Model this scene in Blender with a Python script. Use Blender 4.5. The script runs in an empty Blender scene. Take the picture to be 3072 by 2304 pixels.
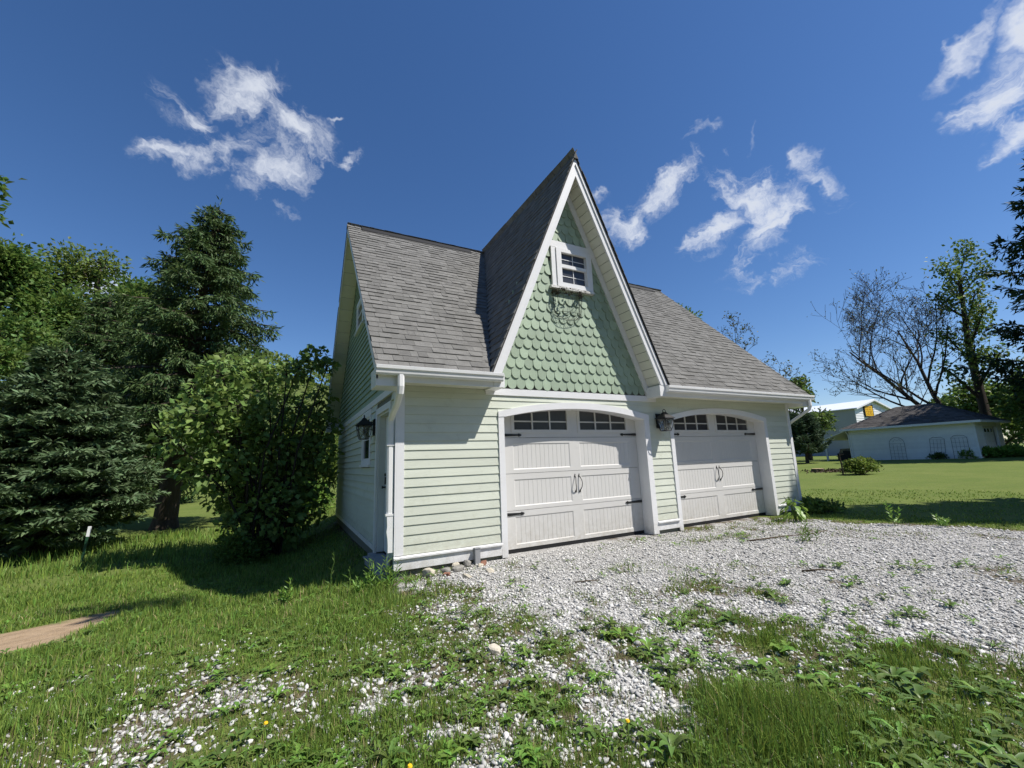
import bpy, bmesh, math, random
import numpy as np
from mathutils import Vector, Matrix
random.seed(7); rng = np.random.default_rng(7)
SC = bpy.context.scene
COL = SC.collection
PI = math.pi

# ------------------------------------------------------------------ camera
YAW, PITCH, ROLL = .4904, .1818, -.0372
CAM = Vector((-1.219, -5.4622, 1.2501))
fw = Vector((math.sin(YAW)*math.cos(PITCH), math.cos(YAW)*math.cos(PITCH), math.sin(PITCH)))
rt = Vector((math.cos(YAW), -math.sin(YAW), 0)); up = rt.cross(fw)
r2 = rt*math.cos(ROLL)+up*math.sin(ROLL); u2 = -rt*math.sin(ROLL)+up*math.cos(ROLL)
cd = bpy.data.cameras.new('camera'); cam = bpy.data.objects.new('camera', cd); COL.objects.link(cam)
cam.matrix_world = Matrix((( r2.x, u2.x, -fw.x, CAM.x), (r2.y, u2.y, -fw.y, CAM.y), (r2.z, u2.z, -fw.z, CAM.z), (0,0,0,1)))
cd.sensor_width = 36; cd.sensor_fit = 'HORIZONTAL'; cd.lens = 1260.44/3072*36
cd.clip_start = .05; cd.clip_end = 3000
SC.camera = cam

# ------------------------------------------------------------------ light
SUN = Vector((1, -1, 2.07)).normalized()      # towards the sun
EL = math.asin(SUN.z); AZ = math.atan2(SUN.x, SUN.y)   # azimuth clockwise from +Y
SUN_STRENGTH = 4.9; SKY_STRENGTH = .085; EXPOSURE = .36
sd = bpy.data.lights.new('sun', 'SUN'); sd.energy = SUN_STRENGTH; sd.angle = math.radians(.53); sd.color = (1, .955, .89)
so = bpy.data.objects.new('sun', sd); COL.objects.link(so)
so.rotation_mode = 'QUATERNION'; so.rotation_quaternion = (-SUN).to_track_quat('-Z', 'Y'); so.location = SUN*60
SC.view_settings.view_transform = 'Standard'
try: SC.view_settings.look = 'None'
except Exception: pass
SC.view_settings.exposure = EXPOSURE; SC.view_settings.gamma = 1; SC.view_settings.use_curve_mapping = False
SC.cycles.max_bounces = 8; SC.cycles.transparent_max_bounces = 12
SC.cycles.sample_clamp_indirect = 6; SC.cycles.caustics_reflective = False; SC.cycles.caustics_refractive = False

CLOUDS = [(-0.182,0.792,0.583,13.318,6.405,-4.53,-12.078,13.044,-21.489,0.85),(-0.098,0.76,0.643,13.225,-0.601,2.727,10.41,14.19,-15.19,0.95),(-0.132,0.814,0.566,7.795,-0.307,2.256,13.996,15.424,-18.905,0.95),(-0.025,0.786,0.618,15.369,3.007,-3.202,-1.389,12.131,-15.499,0.95),(-0.053,0.826,0.562,9.481,-0.704,1.929,6.544,8.341,-11.647,1.05),(-0.214,0.82,0.531,19.606,3.981,1.76,8.057,17.169,-23.254,0.85),(-0.035,0.859,0.511,-1.974,-21.43,35.857,28.006,2.518,-2.307,0.6),(0.067,0.798,0.599,28.672,-12.79,13.838,39.107,28.672,-42.574,0.75),(0.051,0.76,0.648,56.268,-21.696,20.973,97.384,90.389,-113.582,0.5),(0.612,0.613,0.5,5.311,-10.499,6.371,13.865,-1.093,-15.643,1.0),(0.657,0.527,0.539,3.194,-7.852,3.793,18.032,-0.651,-21.344,1.1),(0.662,0.457,0.594,7.009,-20.076,7.625,45.67,5.099,-54.835,0.7),(0.736,0.357,0.575,0.72,-25.469,14.877,63.653,-43.664,-54.443,0.7),(0.743,0.479,0.466,3.464,-10.07,4.832,14.069,-4.11,-18.207,1.0),(0.763,0.426,0.485,5.573,-6.486,-3.067,1.561,13.917,-14.685,1.1),(0.802,0.424,0.42,2.178,-9.397,5.317,13.898,-9.574,-16.89,1.2),(0.817,0.333,0.47,-1.51,-19.876,16.719,10.396,-14.235,-7.973,0.95),(0.835,0.427,0.346,5.59,-12.218,1.591,10.167,2.163,-27.203,1.1),(0.56,0.621,0.548,22.301,-43.667,26.664,50.794,1.216,-53.245,0.6),(0.703,0.612,0.362,18.125,-28.351,12.747,30.617,-3.68,-53.213,0.6),(0.709,0.426,0.562,6.961,-41.709,22.822,87.525,-34.711,-84.098,0.5),(0.858,0.137,0.495,0.236,-15.186,3.808,10.484,-7.73,-16.037,1.2),(0.891,0.128,0.435,1.538,-28.37,5.202,12.688,-7.921,-23.67,1.2),(0.817,0.149,0.558,0.111,-17.029,4.39,36.08,-18.888,-47.793,0.85),(0.834,0.088,0.545,-0.678,-32.754,6.354,14.874,-7.345,-21.583,1.1),(0.896,0.15,0.419,5.815,-39.926,1.874,23.851,6.624,-53.378,0.7),(-0.294,0.901,0.32,23.772,6.869,2.501,5.274,12.413,-30.142,1.0),(-0.227,0.937,0.266,24.811,5.368,2.286,3.542,8.997,-28.634,0.9),(0.933,0.293,0.208,14.699,-47.985,1.753,24.085,-4.297,-102.18,0.5),(-0.368,0.899,0.237,38.395,14.486,4.65,8.222,20.884,-66.468,0.6)]
# the same kind of cloud elsewhere in the sky, behind and beside the camera
CLOUDS_AROUND = []
for az, el, a, b, t, w in [(175,28,.14,.06,10,.8),(235,30,.16,.07,20,.8),(290,32,.16,.07,15,.8),(120,50,.16,.07,35,.9),(320,58,.12,.06,30,.8)]:
    az = math.radians(az); el = math.radians(el); t = math.radians(t)
    c = np.array([math.sin(az)*math.cos(el), math.cos(az)*math.cos(el), math.sin(el)])
    e = np.array([math.cos(az), -math.sin(az), 0]); n = np.cross(e, c)
    U = (e*math.cos(t)+n*math.sin(t))/a; V = (-e*math.sin(t)+n*math.cos(t))/b
    CLOUDS_AROUND.append(tuple(c)+tuple(U)+tuple(V)+(w,))

world = bpy.data.worlds.new('World'); SC.world = world; world.use_nodes = True
WN = world.node_tree; WN.nodes.clear(); WL = WN.links
def wn(t, **k):
    n = WN.nodes.new(t)
    for a, v in k.items(): setattr(n, a, v)
    return n
def wmath(op, a, b=None, c=None, clamp=False):
    n = wn('ShaderNodeMath', operation=op, use_clamp=clamp)
    for i, v in enumerate((a, b, c)):
        if v is None: continue
        if isinstance(v, (int, float)): n.inputs[i].default_value = v
        else: WL.new(v, n.inputs[i])
    return n.outputs[0]
def wdot(a, vec):
    n = wn('ShaderNodeVectorMath', operation='DOT_PRODUCT'); WL.new(a, n.inputs[0]); n.inputs[1].default_value = vec
    return n.outputs['Value']
sky = wn('ShaderNodeTexSky', sky_type='NISHITA'); sky.sun_disc = False
sky.sun_elevation = EL; sky.sun_rotation = AZ; sky.altitude = 250; sky.air_density = 1.0; sky.dust_density = .2; sky.ozone_density = 2.2
tc = wn('ShaderNodeTexCoord'); D0 = tc.outputs['Generated']
nrm = wn('ShaderNodeVectorMath', operation='NORMALIZE'); WL.new(D0, nrm.inputs[0]); D0 = nrm.outputs[0]
# warp the direction a little so cloud edges billow, then gate a fractal noise by the patches
wz = wn('ShaderNodeTexNoise'); wz.inputs['Scale'].default_value = 7; wz.inputs['Detail'].default_value = 5; wz.inputs['Roughness'].default_value = .62
WL.new(D0, wz.inputs['Vector'])
ws = wn('ShaderNodeVectorMath', operation='SUBTRACT'); WL.new(wz.outputs['Color'], ws.inputs[0]); ws.inputs[1].default_value = (.5, .5, .5)
wm = wn('ShaderNodeVectorMath', operation='SCALE'); WL.new(ws.outputs[0], wm.inputs[0]); wm.inputs['Scale'].default_value = .16
wa = wn('ShaderNodeVectorMath', operation='ADD'); WL.new(D0, wa.inputs[0]); WL.new(wm.outputs[0], wa.inputs[1])
DW = wa.outputs[0]
total = None
for cl in list(CLOUDS)+CLOUDS_AROUND:
    c, U, V, w = cl[0:3], cl[3:6], cl[6:9], cl[9]
    dc = wmath('MAXIMUM', wdot(DW, c), .02)
    pu = wmath('DIVIDE', wdot(DW, U), dc); pv = wmath('DIVIDE', wdot(DW, V), dc)
    r = wmath('ADD', wmath('MULTIPLY', pu, pu), wmath('MULTIPLY', pv, pv))
    m = wmath('MULTIPLY', wmath('SUBTRACT', 1.15, wmath('SQRT', r), clamp=True), w)
    m = wmath('MULTIPLY', m, wmath('GREATER_THAN', wdot(DW, c), .1))
    total = m if total is None else wmath('MAXIMUM', total, m)
mp = wn('ShaderNodeMapping'); mp.inputs['Rotation'].default_value = (0, math.radians(40), math.radians(20)); mp.inputs['Scale'].default_value = (1.0, 1.0, 2.2)
WL.new(DW, mp.inputs['Vector'])
nz = wn('ShaderNodeTexNoise'); nz.inputs['Scale'].default_value = 7.5; nz.inputs['Detail'].default_value = 10; nz.inputs['Roughness'].default_value = .66; nz.inputs['Distortion'].default_value = .6
WL.new(mp.outputs[0], nz.inputs['Vector'])
cov = wmath('ADD', wmath('MULTIPLY', total, .92), wmath('MULTIPLY', wmath('SUBTRACT', nz.outputs['Fac'], .52), 3.3))
mr = wn('ShaderNodeMapRange', interpolation_type='SMOOTHSTEP'); WL.new(cov, mr.inputs['Value'])
mr.inputs['From Min'].default_value = .06; mr.inputs['From Max'].default_value = 1.3
gate = wmath('MULTIPLY', mr.outputs[0], wmath('MULTIPLY', total, 3.5, clamp=True))
# thicker cloud is a little greyer underneath
mg = wn('ShaderNodeMapRange'); WL.new(cov, mg.inputs['Value']); mg.inputs['From Min'].default_value = .8; mg.inputs['From Max'].default_value = 1.7
cc = wn('ShaderNodeMixRGB'); WL.new(mg.outputs[0], cc.inputs['Fac']); cc.inputs['Color1'].default_value = (7.6, 8.0, 8.8, 1); cc.inputs['Color2'].default_value = (5.8, 6.2, 6.9, 1)
mixw = wn('ShaderNodeMixRGB'); WL.new(wmath('MULTIPLY', gate, .92), mixw.inputs['Fac'])
hs = wn('ShaderNodeHueSaturation'); hs.inputs['Saturation'].default_value = 1.2; hs.inputs['Value'].default_value = 1.04
WL.new(sky.outputs['Color'], hs.inputs['Color'])
tint = wn('ShaderNodeMixRGB', blend_type='MULTIPLY'); tint.inputs['Fac'].default_value = 1; WL.new(hs.outputs['Color'], tint.inputs['Color1']); tint.inputs['Color2'].default_value = (.94, .96, 1.09, 1)
WL.new(tint.outputs[0], mixw.inputs['Color1']); WL.new(cc.outputs[0], mixw.inputs['Color2'])
bg = wn('ShaderNodeBackground'); bg.inputs['Strength'].default_value = SKY_STRENGTH; WL.new(mixw.outputs[0], bg.inputs['Color'])
wo = wn('ShaderNodeOutputWorld'); WL.new(bg.outputs[0], wo.inputs['Surface'])

# ------------------------------------------------------------------ helpers
def new_mat(name):
    m = bpy.data.materials.new(name); m.use_nodes = True
    return m, m.node_tree, m.node_tree.nodes['Principled BSDF']
def mat(name, col, rough=.6, spec=.3, var=0, by=None, hue=.0, noise=0, nscale=8, stretch=(1,1,1), bump=0, bscale=60, metal=0, trans=None, dirt=None, splash=None):
    """procedural paint / timber / leaf: base colour, variation by object or by island, noise mottling, bump, translucency"""
    m, nt, p = new_mat(name); N, L = nt.nodes, nt.links
    p.inputs['Roughness'].default_value = rough; p.inputs['Specular IOR Level'].default_value = spec; p.inputs['Metallic'].default_value = metal
    tcn = N.new('ShaderNodeTexCoord'); mapn = N.new('ShaderNodeMapping'); mapn.inputs['Scale'].default_value = stretch
    geo = N.new('ShaderNodeNewGeometry'); L.new(geo.outputs['Position'], mapn.inputs['Vector'])
    rgb = N.new('ShaderNodeRGB'); rgb.outputs[0].default_value = (*col, 1); out = rgb.outputs[0]
    if var:
        h = N.new('ShaderNodeHueSaturation'); L.new(out, h.inputs['Color'])
        if by == 'island': src = geo.outputs['Random Per Island']
        else:
            oi = N.new('ShaderNodeObjectInfo'); src = oi.outputs['Random']
        a = N.new('ShaderNodeMapRange'); L.new(src, a.inputs['Value']); a.inputs['To Min'].default_value = 1-var; a.inputs['To Max'].default_value = 1+var
        L.new(a.outputs[0], h.inputs['Value'])
        if hue:
            b = N.new('ShaderNodeMath'); b.operation = 'MULTIPLY'; b.inputs[1].default_value = 7.31; L.new(src, b.inputs[0])
            f = N.new('ShaderNodeMath'); f.operation = 'FRACT'; L.new(b.outputs[0], f.inputs[0])
            c = N.new('ShaderNodeMapRange'); L.new(f.outputs[0], c.inputs['Value']); c.inputs['To Min'].default_value = .5-hue; c.inputs['To Max'].default_value = .5+hue
            L.new(c.outputs[0], h.inputs['Hue'])
        out = h.outputs[0]
    if noise:
        n = N.new('ShaderNodeTexNoise'); n.inputs['Scale'].default_value = nscale; n.inputs['Detail'].default_value = 6; n.inputs['Roughness'].default_value = .65
        L.new(mapn.outputs[0], n.inputs['Vector'])
        a = N.new('ShaderNodeMapRange'); L.new(n.outputs['Fac'], a.inputs['Value']); a.inputs['From Min'].default_value = .25; a.inputs['From Max'].default_value = .75; a.inputs['To Min'].default_value = 1-noise; a.inputs['To Max'].default_value = 1+noise
        h = N.new('ShaderNodeHueSaturation'); L.new(out, h.inputs['Color']); L.new(a.outputs[0], h.inputs['Value']); out = h.outputs[0]
    if dirt:
        n = N.new('ShaderNodeTexNoise'); n.inputs['Scale'].default_value = dirt[1]; n.inputs['Detail'].default_value = 8; n.inputs['Roughness'].default_value = .7
        L.new(geo.outputs['Position'], n.inputs['Vector'])
        a = N.new('ShaderNodeMapRange'); L.new(n.outputs['Fac'], a.inputs['Value']); a.inputs['From Min'].default_value = dirt[2]; a.inputs['From Max'].default_value = dirt[2]+.14; a.inputs['To Max'].default_value = dirt[3]
        x = N.new('ShaderNodeMixRGB'); L.new(a.outputs[0], x.inputs['Fac']); L.new(out, x.inputs['Color1']); x.inputs['Color2'].default_value = (*dirt[0], 1); out = x.outputs[0]
    if splash:                                          # mud splashed up from the ground: (colour, height, strength)
        sx = N.new('ShaderNodeSeparateXYZ'); L.new(geo.outputs['Position'], sx.inputs[0])
        a = N.new('ShaderNodeMapRange'); L.new(sx.outputs['Z'], a.inputs['Value']); a.inputs['From Min'].default_value = -.05; a.inputs['From Max'].default_value = splash[1]; a.inputs['To Min'].default_value = splash[2]; a.inputs['To Max'].default_value = 0
        n = N.new('ShaderNodeTexNoise'); n.inputs['Scale'].default_value = 9; n.inputs['Detail'].default_value = 9; n.inputs['Roughness'].default_value = .8; L.new(geo.outputs['Position'], n.inputs['Vector'])
        b = N.new('ShaderNodeMapRange'); L.new(n.outputs['Fac'], b.inputs['Value']); b.inputs['From Min'].default_value = .38; b.inputs['From Max'].default_value = .62
        c = N.new('ShaderNodeMath'); c.operation = 'MULTIPLY'; L.new(a.outputs[0], c.inputs[0]); L.new(b.outputs[0], c.inputs[1])
        x = N.new('ShaderNodeMixRGB'); L.new(c.outputs[0], x.inputs['Fac']); L.new(out, x.inputs['Color1']); x.inputs['Color2'].default_value = (*splash[0], 1); out = x.outputs[0]
    L.new(out, p.inputs['Base Color'])
    if bump:
        n = N.new('ShaderNodeTexNoise'); n.inputs['Scale'].default_value = bscale; n.inputs['Detail'].default_value = 5; L.new(mapn.outputs[0], n.inputs['Vector'])
        b = N.new('ShaderNodeBump'); b.inputs['Strength'].default_value = bump; b.inputs['Distance'].default_value = .02; L.new(n.outputs['Fac'], b.inputs['Height']); L.new(b.outputs[0], p.inputs['Normal'])
    if trans:
        t = N.new('ShaderNodeBsdfTranslucent'); h = N.new('ShaderNodeHueSaturation'); h.inputs['Value'].default_value = 1.25; h.inputs['Hue'].default_value = .485; L.new(out, h.inputs['Color']); L.new(h.outputs[0], t.inputs['Color'])
        x = N.new('ShaderNodeMixShader'); x.inputs[0].default_value = trans
        L.new(p.outputs[0], x.inputs[1]); L.new(t.outputs[0], x.inputs[2]); L.new(x.outputs[0], N['Material Output'].inputs['Surface'])
    return m

class MB:
    """collects faces and builds one mesh"""
    def __init__(s): s.v = []; s.f = []
    def add(s, vs, fs):
        o = len(s.v); s.v += [tuple(p) for p in vs]; s.f += [tuple(i+o for i in f) for f in fs]; return s
    def box(s, a, b):
        x0, y0, z0 = a; x1, y1, z1 = b
        return s.add([(x0,y0,z0),(x1,y0,z0),(x1,y1,z0),(x0,y1,z0),(x0,y0,z1),(x1,y0,z1),(x1,y1,z1),(x0,y1,z1)],
                     [(0,3,2,1),(4,5,6,7),(0,1,5,4),(1,2,6,5),(2,3,7,6),(3,0,4,7)])
    def prism(s, poly, vec):
        """poly: list of 3-D points (counter-clockwise seen against vec), swept along vec"""
        n = len(poly); vec = Vector(vec); q = [Vector(p) for p in poly]
        return s.add(q+[p+vec for p in q], [tuple(range(n-1,-1,-1)), tuple(range(n,2*n))]+[(i,(i+1)%n,(i+1)%n+n,i+n) for i in range(n)])
    def tube(s, pts, rad, n=6, cap=True):
        pts = [Vector(p) for p in pts]; m = len(pts)
        if not hasattr(rad, '__len__'): rad = [rad]*m
        vs = []; ref = None
        for i, p in enumerate(pts):
            t = (pts[min(i+1,m-1)]-pts[max(i-1,0)]).normalized()
            if ref is None: ref = t.orthogonal().normalized()
            ref = (ref-t*ref.dot(t)).normalized(); b = t.cross(ref)
            for k in range(n):
                a = 2*PI*k/n; vs.append(p+(ref*math.cos(a)+b*math.sin(a))*rad[i])
        fs = [(i*n+k, i*n+(k+1)%n, (i+1)*n+(k+1)%n, (i+1)*n+k) for i in range(m-1) for k in range(n)]
        if cap: fs += [tuple(range(n-1,-1,-1)), tuple((m-1)*n+k for k in range(n))]
        return s.add(vs, fs)
    def frustum(s, c, z0, z1, w0, w1, d0=None, d1=None):
        d0 = w0 if d0 is None else d0; d1 = w1 if d1 is None else d1
        x, y = c
        return s.add([(x-w0,y-d0,z0),(x+w0,y-d0,z0),(x+w0,y+d0,z0),(x-w0,y+d0,z0),(x-w1,y-d1,z1),(x+w1,y-d1,z1),(x+w1,y+d1,z1),(x-w1,y+d1,z1)],
                     [(0,3,2,1),(4,5,6,7),(0,1,5,4),(1,2,6,5),(2,3,7,6),(3,0,4,7)])
    def mesh(s, name, smooth=False):
        me = bpy.data.meshes.new(name); me.from_pydata(s.v, [], s.f); me.validate()
        if smooth: me.polygons.foreach_set('use_smooth', [True]*len(me.polygons))
        me.update(); return me
    def build(s, name, m, parent=None, smooth=False, loc=(0,0,0)):
        return obj(name, s.mesh(name, smooth), m, parent, loc)
def obj(name, me, m, parent=None, loc=(0,0,0), rot=None):
    o = bpy.data.objects.new(name, me)
    if m is not None and not me.materials: me.materials.append(m)
    COL.objects.link(o); o.location = loc
    if rot: o.rotation_euler = rot
    if parent is not None: o.parent = parent
    return o
def tag(o, label=None, cat=None, group=None, kind=None):
    if label: o['label'] = label
    if cat: o['category'] = cat
    if group: o['group'] = group
    if kind: o['kind'] = kind
    return o
def thing(name, label, cat, loc=(0,0,0), group=None):
    o = bpy.data.objects.new(name, None); COL.objects.link(o); o.location = loc; o.empty_display_size = .3
    return tag(o, label, cat, group)
def np_mesh(name, V, F, m, parent=None, kind=None, smooth=False):
    """V (n,3), F (k,3) or (k,4) numpy arrays, or a list of such face arrays"""
    Fs = F if isinstance(F, list) else [F]
    me = bpy.data.meshes.new(name); me.vertices.add(len(V)); me.vertices.foreach_set('co', np.asarray(V, dtype=np.float32).ravel())
    nl = sum(f.size for f in Fs); npol = sum(len(f) for f in Fs)
    me.loops.add(nl); me.loops.foreach_set('vertex_index', np.concatenate([f.ravel() for f in Fs]).astype(np.int32))
    me.polygons.add(npol); tot = np.concatenate([np.full(len(f), f.shape[1], np.int32) for f in Fs]); st = np.concatenate([[0], np.cumsum(tot)[:-1]]).astype(np.int32)
    me.polygons.foreach_set('loop_start', st); me.polygons.foreach_set('loop_total', tot)
    if smooth: me.polygons.foreach_set('use_smooth', np.ones(npol, bool))
    me.update(calc_edges=True)
    o = obj(name, me, m, parent)
    if kind: o['kind'] = kind
    return o
def ss(a, b, x):
    t = np.clip((np.asarray(x, float)-a)/(b-a), 0, 1); return t*t*(3-2*t)
def vnoise(x, y, s=1., seed=0):
    """smooth value noise in world metres, 0..1"""
    x = np.asarray(x, float)*s; y = np.asarray(y, float)*s; i = np.floor(x); j = np.floor(y); fx = x-i; fy = y-j
    h = lambda a, b: np.modf(np.abs(np.sin(a*127.1+b*311.7+seed*74.7)*43758.5453))[0]
    fx = fx*fx*(3-2*fx); fy = fy*fy*(3-2*fy)
    return (h(i,j)*(1-fx)+h(i+1,j)*fx)*(1-fy)+(h(i,j+1)*(1-fx)+h(i+1,j+1)*fx)*fy
def fbm(x, y, s=1., seed=0, o=4):
    t = 0; a = .5; n = 0
    for k in range(o): t = t+a*vnoise(x, y, s*2**k, seed+k); n += a; a *= .55
    return t/n

# ------------------------------------------------------------------ materials
M = {}
M['white'] = mat('white_trim_paint', (.765,.765,.768), .45, .4, noise=.035, nscale=3, bump=.05, bscale=40, dirt=((.42,.42,.38), 5, .63, .42), splash=((.32,.29,.22), .30, .55))
M['white2'] = mat('white_gutter_metal', (.78,.78,.77), .38, .5, noise=.05, nscale=2.5, dirt=((.45,.43,.36), 7, .64, .3))
M['door'] = mat('garage_door_paint', (.615,.605,.58), .5, .4, noise=.03, nscale=1.6, bump=.03, bscale=180, dirt=((.5,.47,.42), 3, .62, .35), splash=((.34,.30,.23), .5, .55))
M['clap'] = mat('pale_green_siding', (.60,.63,.535), .55, .35, var=.05, noise=.075, nscale=2.4, stretch=(.5,.5,3), bump=.10, bscale=70, dirt=((.42,.44,.33), 3.2, .56, .42), splash=((.30,.27,.19), .55, .55))
M['scale'] = mat('sage_green_shingle_paint', (.315,.395,.29), .55, .3, var=.13, noise=.09, nscale=6, bump=.12, bscale=90, dirt=((.26,.30,.20), 9, .68, .35))
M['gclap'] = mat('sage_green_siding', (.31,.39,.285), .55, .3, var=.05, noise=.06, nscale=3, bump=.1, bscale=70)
M['soffit'] = mat('cream_soffit_vinyl', (.74,.73,.63), .5, .35, var=.03, noise=.05, nscale=4)
M['roof'] = mat('asphalt_shingle', (.186,.183,.173), 1.0, .0, var=.15, hue=.004, noise=.16, nscale=9, bump=.5, bscale=220, dirt=((.13,.13,.12), 1.2, .55, .4))
M['roofi'] = mat('asphalt_shingle_field', (.186,.183,.173), 1.0, .0, var=.15, by='island', hue=.004, noise=.16, nscale=9, bump=.5, bscale=220, dirt=((.13,.13,.12), 1.2, .55, .4))
M['felt'] = mat('roof_underlay', (.05,.05,.05), .95, .1)
M['vent'] = mat('black_ridge_vent', (.013,.013,.014), .7, .3)
M['black'] = mat('black_iron', (.012,.012,.013), .42, .5, noise=.2, nscale=30)
M['rubber'] = mat('black_rubber_seal', (.014,.014,.015), .7, .3)
M['glass'], _nt, _p = new_mat('dark_window_glass'); _p.inputs['Base Color'].default_value = (.018,.02,.024,1); _p.inputs['Roughness'].default_value = .06; _p.inputs['Specular IOR Level'].default_value = .6
M['dglass'] = mat('garage_window_glass', (.05,.05,.055), .22, .5, noise=.25, nscale=3)
M['screen'] = mat('insect_screen_glass', (.035,.037,.045), .3, .5, noise=.15, nscale=60)
M['lglass'], _nt, _p = new_mat('lantern_glass'); _p.inputs['Base Color'].default_value = (.75,.78,.76,1); _p.inputs['Roughness'].default_value = .12; _p.inputs['Transmission Weight'].default_value = .85; _p.inputs['IOR'].default_value = 1.2
M['wallbase'] = mat('sheathing', (.16,.17,.14), .8, .2)
M['concrete'] = mat('foundation_block', (.20,.19,.175), .9, .2, noise=.25, nscale=6, bump=.5, bscale=40)
M['step'] = mat('grey_step_paint', (.30,.31,.32), .6, .3, noise=.1, nscale=5)
M['sdoor'] = mat('side_door_paint', (.66,.67,.66), .5, .4, noise=.05, nscale=3, dirt=((.35,.33,.28), 6, .62, .4))
M['bark'] = mat('bark', (.085,.068,.052), .95, .1, noise=.35, nscale=7, stretch=(2.5,2.5,.6), bump=.9, bscale=22)
M['barkd'] = mat('dark_bark', (.05,.042,.036), .95, .1, noise=.3, nscale=7, stretch=(2.5,2.5,.6), bump=.8, bscale=22)
M['spruce'] = mat('spruce_needles', (.075,.125,.04), .6, .25, var=.42, by='island', hue=.022, trans=.18)
M['fir'] = mat('fir_needles', (.10,.155,.07), .6, .25, var=.42, by='island', hue=.02, trans=.15)
M['conifer'] = mat('dark_conifer_needles', (.020,.045,.018), .6, .2, var=.4, by='island', hue=.02, trans=.12)
M['pine'] = mat('pine_needles', (.075,.12,.065), .6, .2, var=.35, by='island', hue=.02, trans=.15)
M['leaf'] = mat('spring_leaves', (.11,.185,.040), .5, .3, var=.38, by='island', hue=.022, trans=.35)
M['leaf2'] = mat('yellow_green_leaves', (.135,.195,.040), .5, .3, var=.35, by='island', hue=.02, trans=.38)
M['leaf3'] = mat('dull_green_leaves', (.065,.12,.030), .5, .3, var=.35, by='island', hue=.022, trans=.3)
M['bush'] = mat('broad_bush_leaves', (.165,.255,.065), .55, .3, var=.33, by='island', hue=.018, trans=.3)
M['bud'] = mat('bronze_young_leaves', (.10,.11,.035), .5, .3, var=.4, by='island', hue=.03, trans=.25)
M['weedleaf'] = mat('weed_leaves', (.115,.185,.040), .42, .4, var=.35, by='island', hue=.02, trans=.28)
M['weedleaf2'] = mat('bright_weed_leaves', (.16,.29,.05), .42, .4, var=.3, by='island', hue=.018, trans=.3)
M['grass'] = mat('grass_blades', (.165,.255,.048), .5, .3, var=.45, by='island', hue=.028, trans=.3)
M['drygrass'] = mat('straw', (.33,.27,.14), .7, .2, var=.3, by='island', hue=.02)
M['gravel'] = mat('limestone_gravel', (.50,.49,.465), .85, .2, var=.38, by='island', hue=.015, noise=.14, nscale=40)
M['rock'] = mat('limestone_rock', (.46,.42,.34), .9, .2, var=.2, noise=.25, nscale=14, bump=.7, bscale=25)
M['greyrock'] = mat('grey_concrete_rubble', (.25,.24,.215), .9, .2, noise=.25, nscale=14, bump=.7, bscale=25)
M['brick'] = mat('red_brick_fragment', (.25,.125,.085), .9, .2, noise=.3, nscale=22, bump=.5, bscale=40)
M['twig'] = mat('dead_twig', (.10,.075,.05), .9, .1, noise=.3, nscale=30)
M['yellow'] = mat('yellow_petals', (.80,.50,.02), .5, .3)
M['shedwall'] = mat('white_shed_siding', (.82,.83,.81), .55, .3, var=.05, noise=.06, nscale=2, dirt=((.5,.52,.46), 2, .64, .3))
M['shedroof'] = mat('brown_shed_shingle', (.10,.093,.088), .95, .1, var=.25, by='island', noise=.25, nscale=4)
M['metalroof'] = mat('white_metal_roof', (.78,.80,.82), .35, .5, noise=.04, nscale=1)
M['barn'] = mat('grey_metal_wall', (.36,.36,.375), .55, .3, noise=.05, nscale=.6)
M['sign'] = mat('yellow_sign_board', (.72,.42,.015), .5, .3, noise=.15, nscale=2)
M['dark'] = mat('dark_clutter', (.035,.033,.03), .8, .2, noise=.3, nscale=4)
M['plywood'] = mat('weathered_plywood', (.30,.25,.17), .8, .2, noise=.25, nscale=4, stretch=(3,3,.5))
M['postgreen'] = mat('green_post_paint', (.02,.07,.035), .5, .4)
M['postwhite'] = mat('white_post_paint', (.80,.80,.80), .5, .4)
M['moss'] = mat('dead_moss_liner', (.07,.065,.045), .95, .1, noise=.5, nscale=25, bump=1, bscale=50)

# ------------------------------------------------------------------ terrain
def gz(x, y):
    x = np.asarray(x, float); y = np.asarray(y, float)
    z = -.055+0*x
    z = z-.045*ss(.7, -.2, x)*ss(-2.5, -.2, y)
    z = z-.46*ss(-1.9, 4.6, y)*(.3+.7*ss(.05, -1.3, x))*ss(.35, -.3, x)
    z = z+.0129*np.clip(x-10, 0, 30)
    z = z+.02*(fbm(x, y, .55, 3)-.5)*ss(.6, 1.6, np.hypot(x-4, (y-1)*.8)-4)+.035*(fbm(x, y, .9, 5, 3)-.5)*ss(-.6, -2.5, y)
    return z
def gz1(x, y): return float(gz(x, y))

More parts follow.
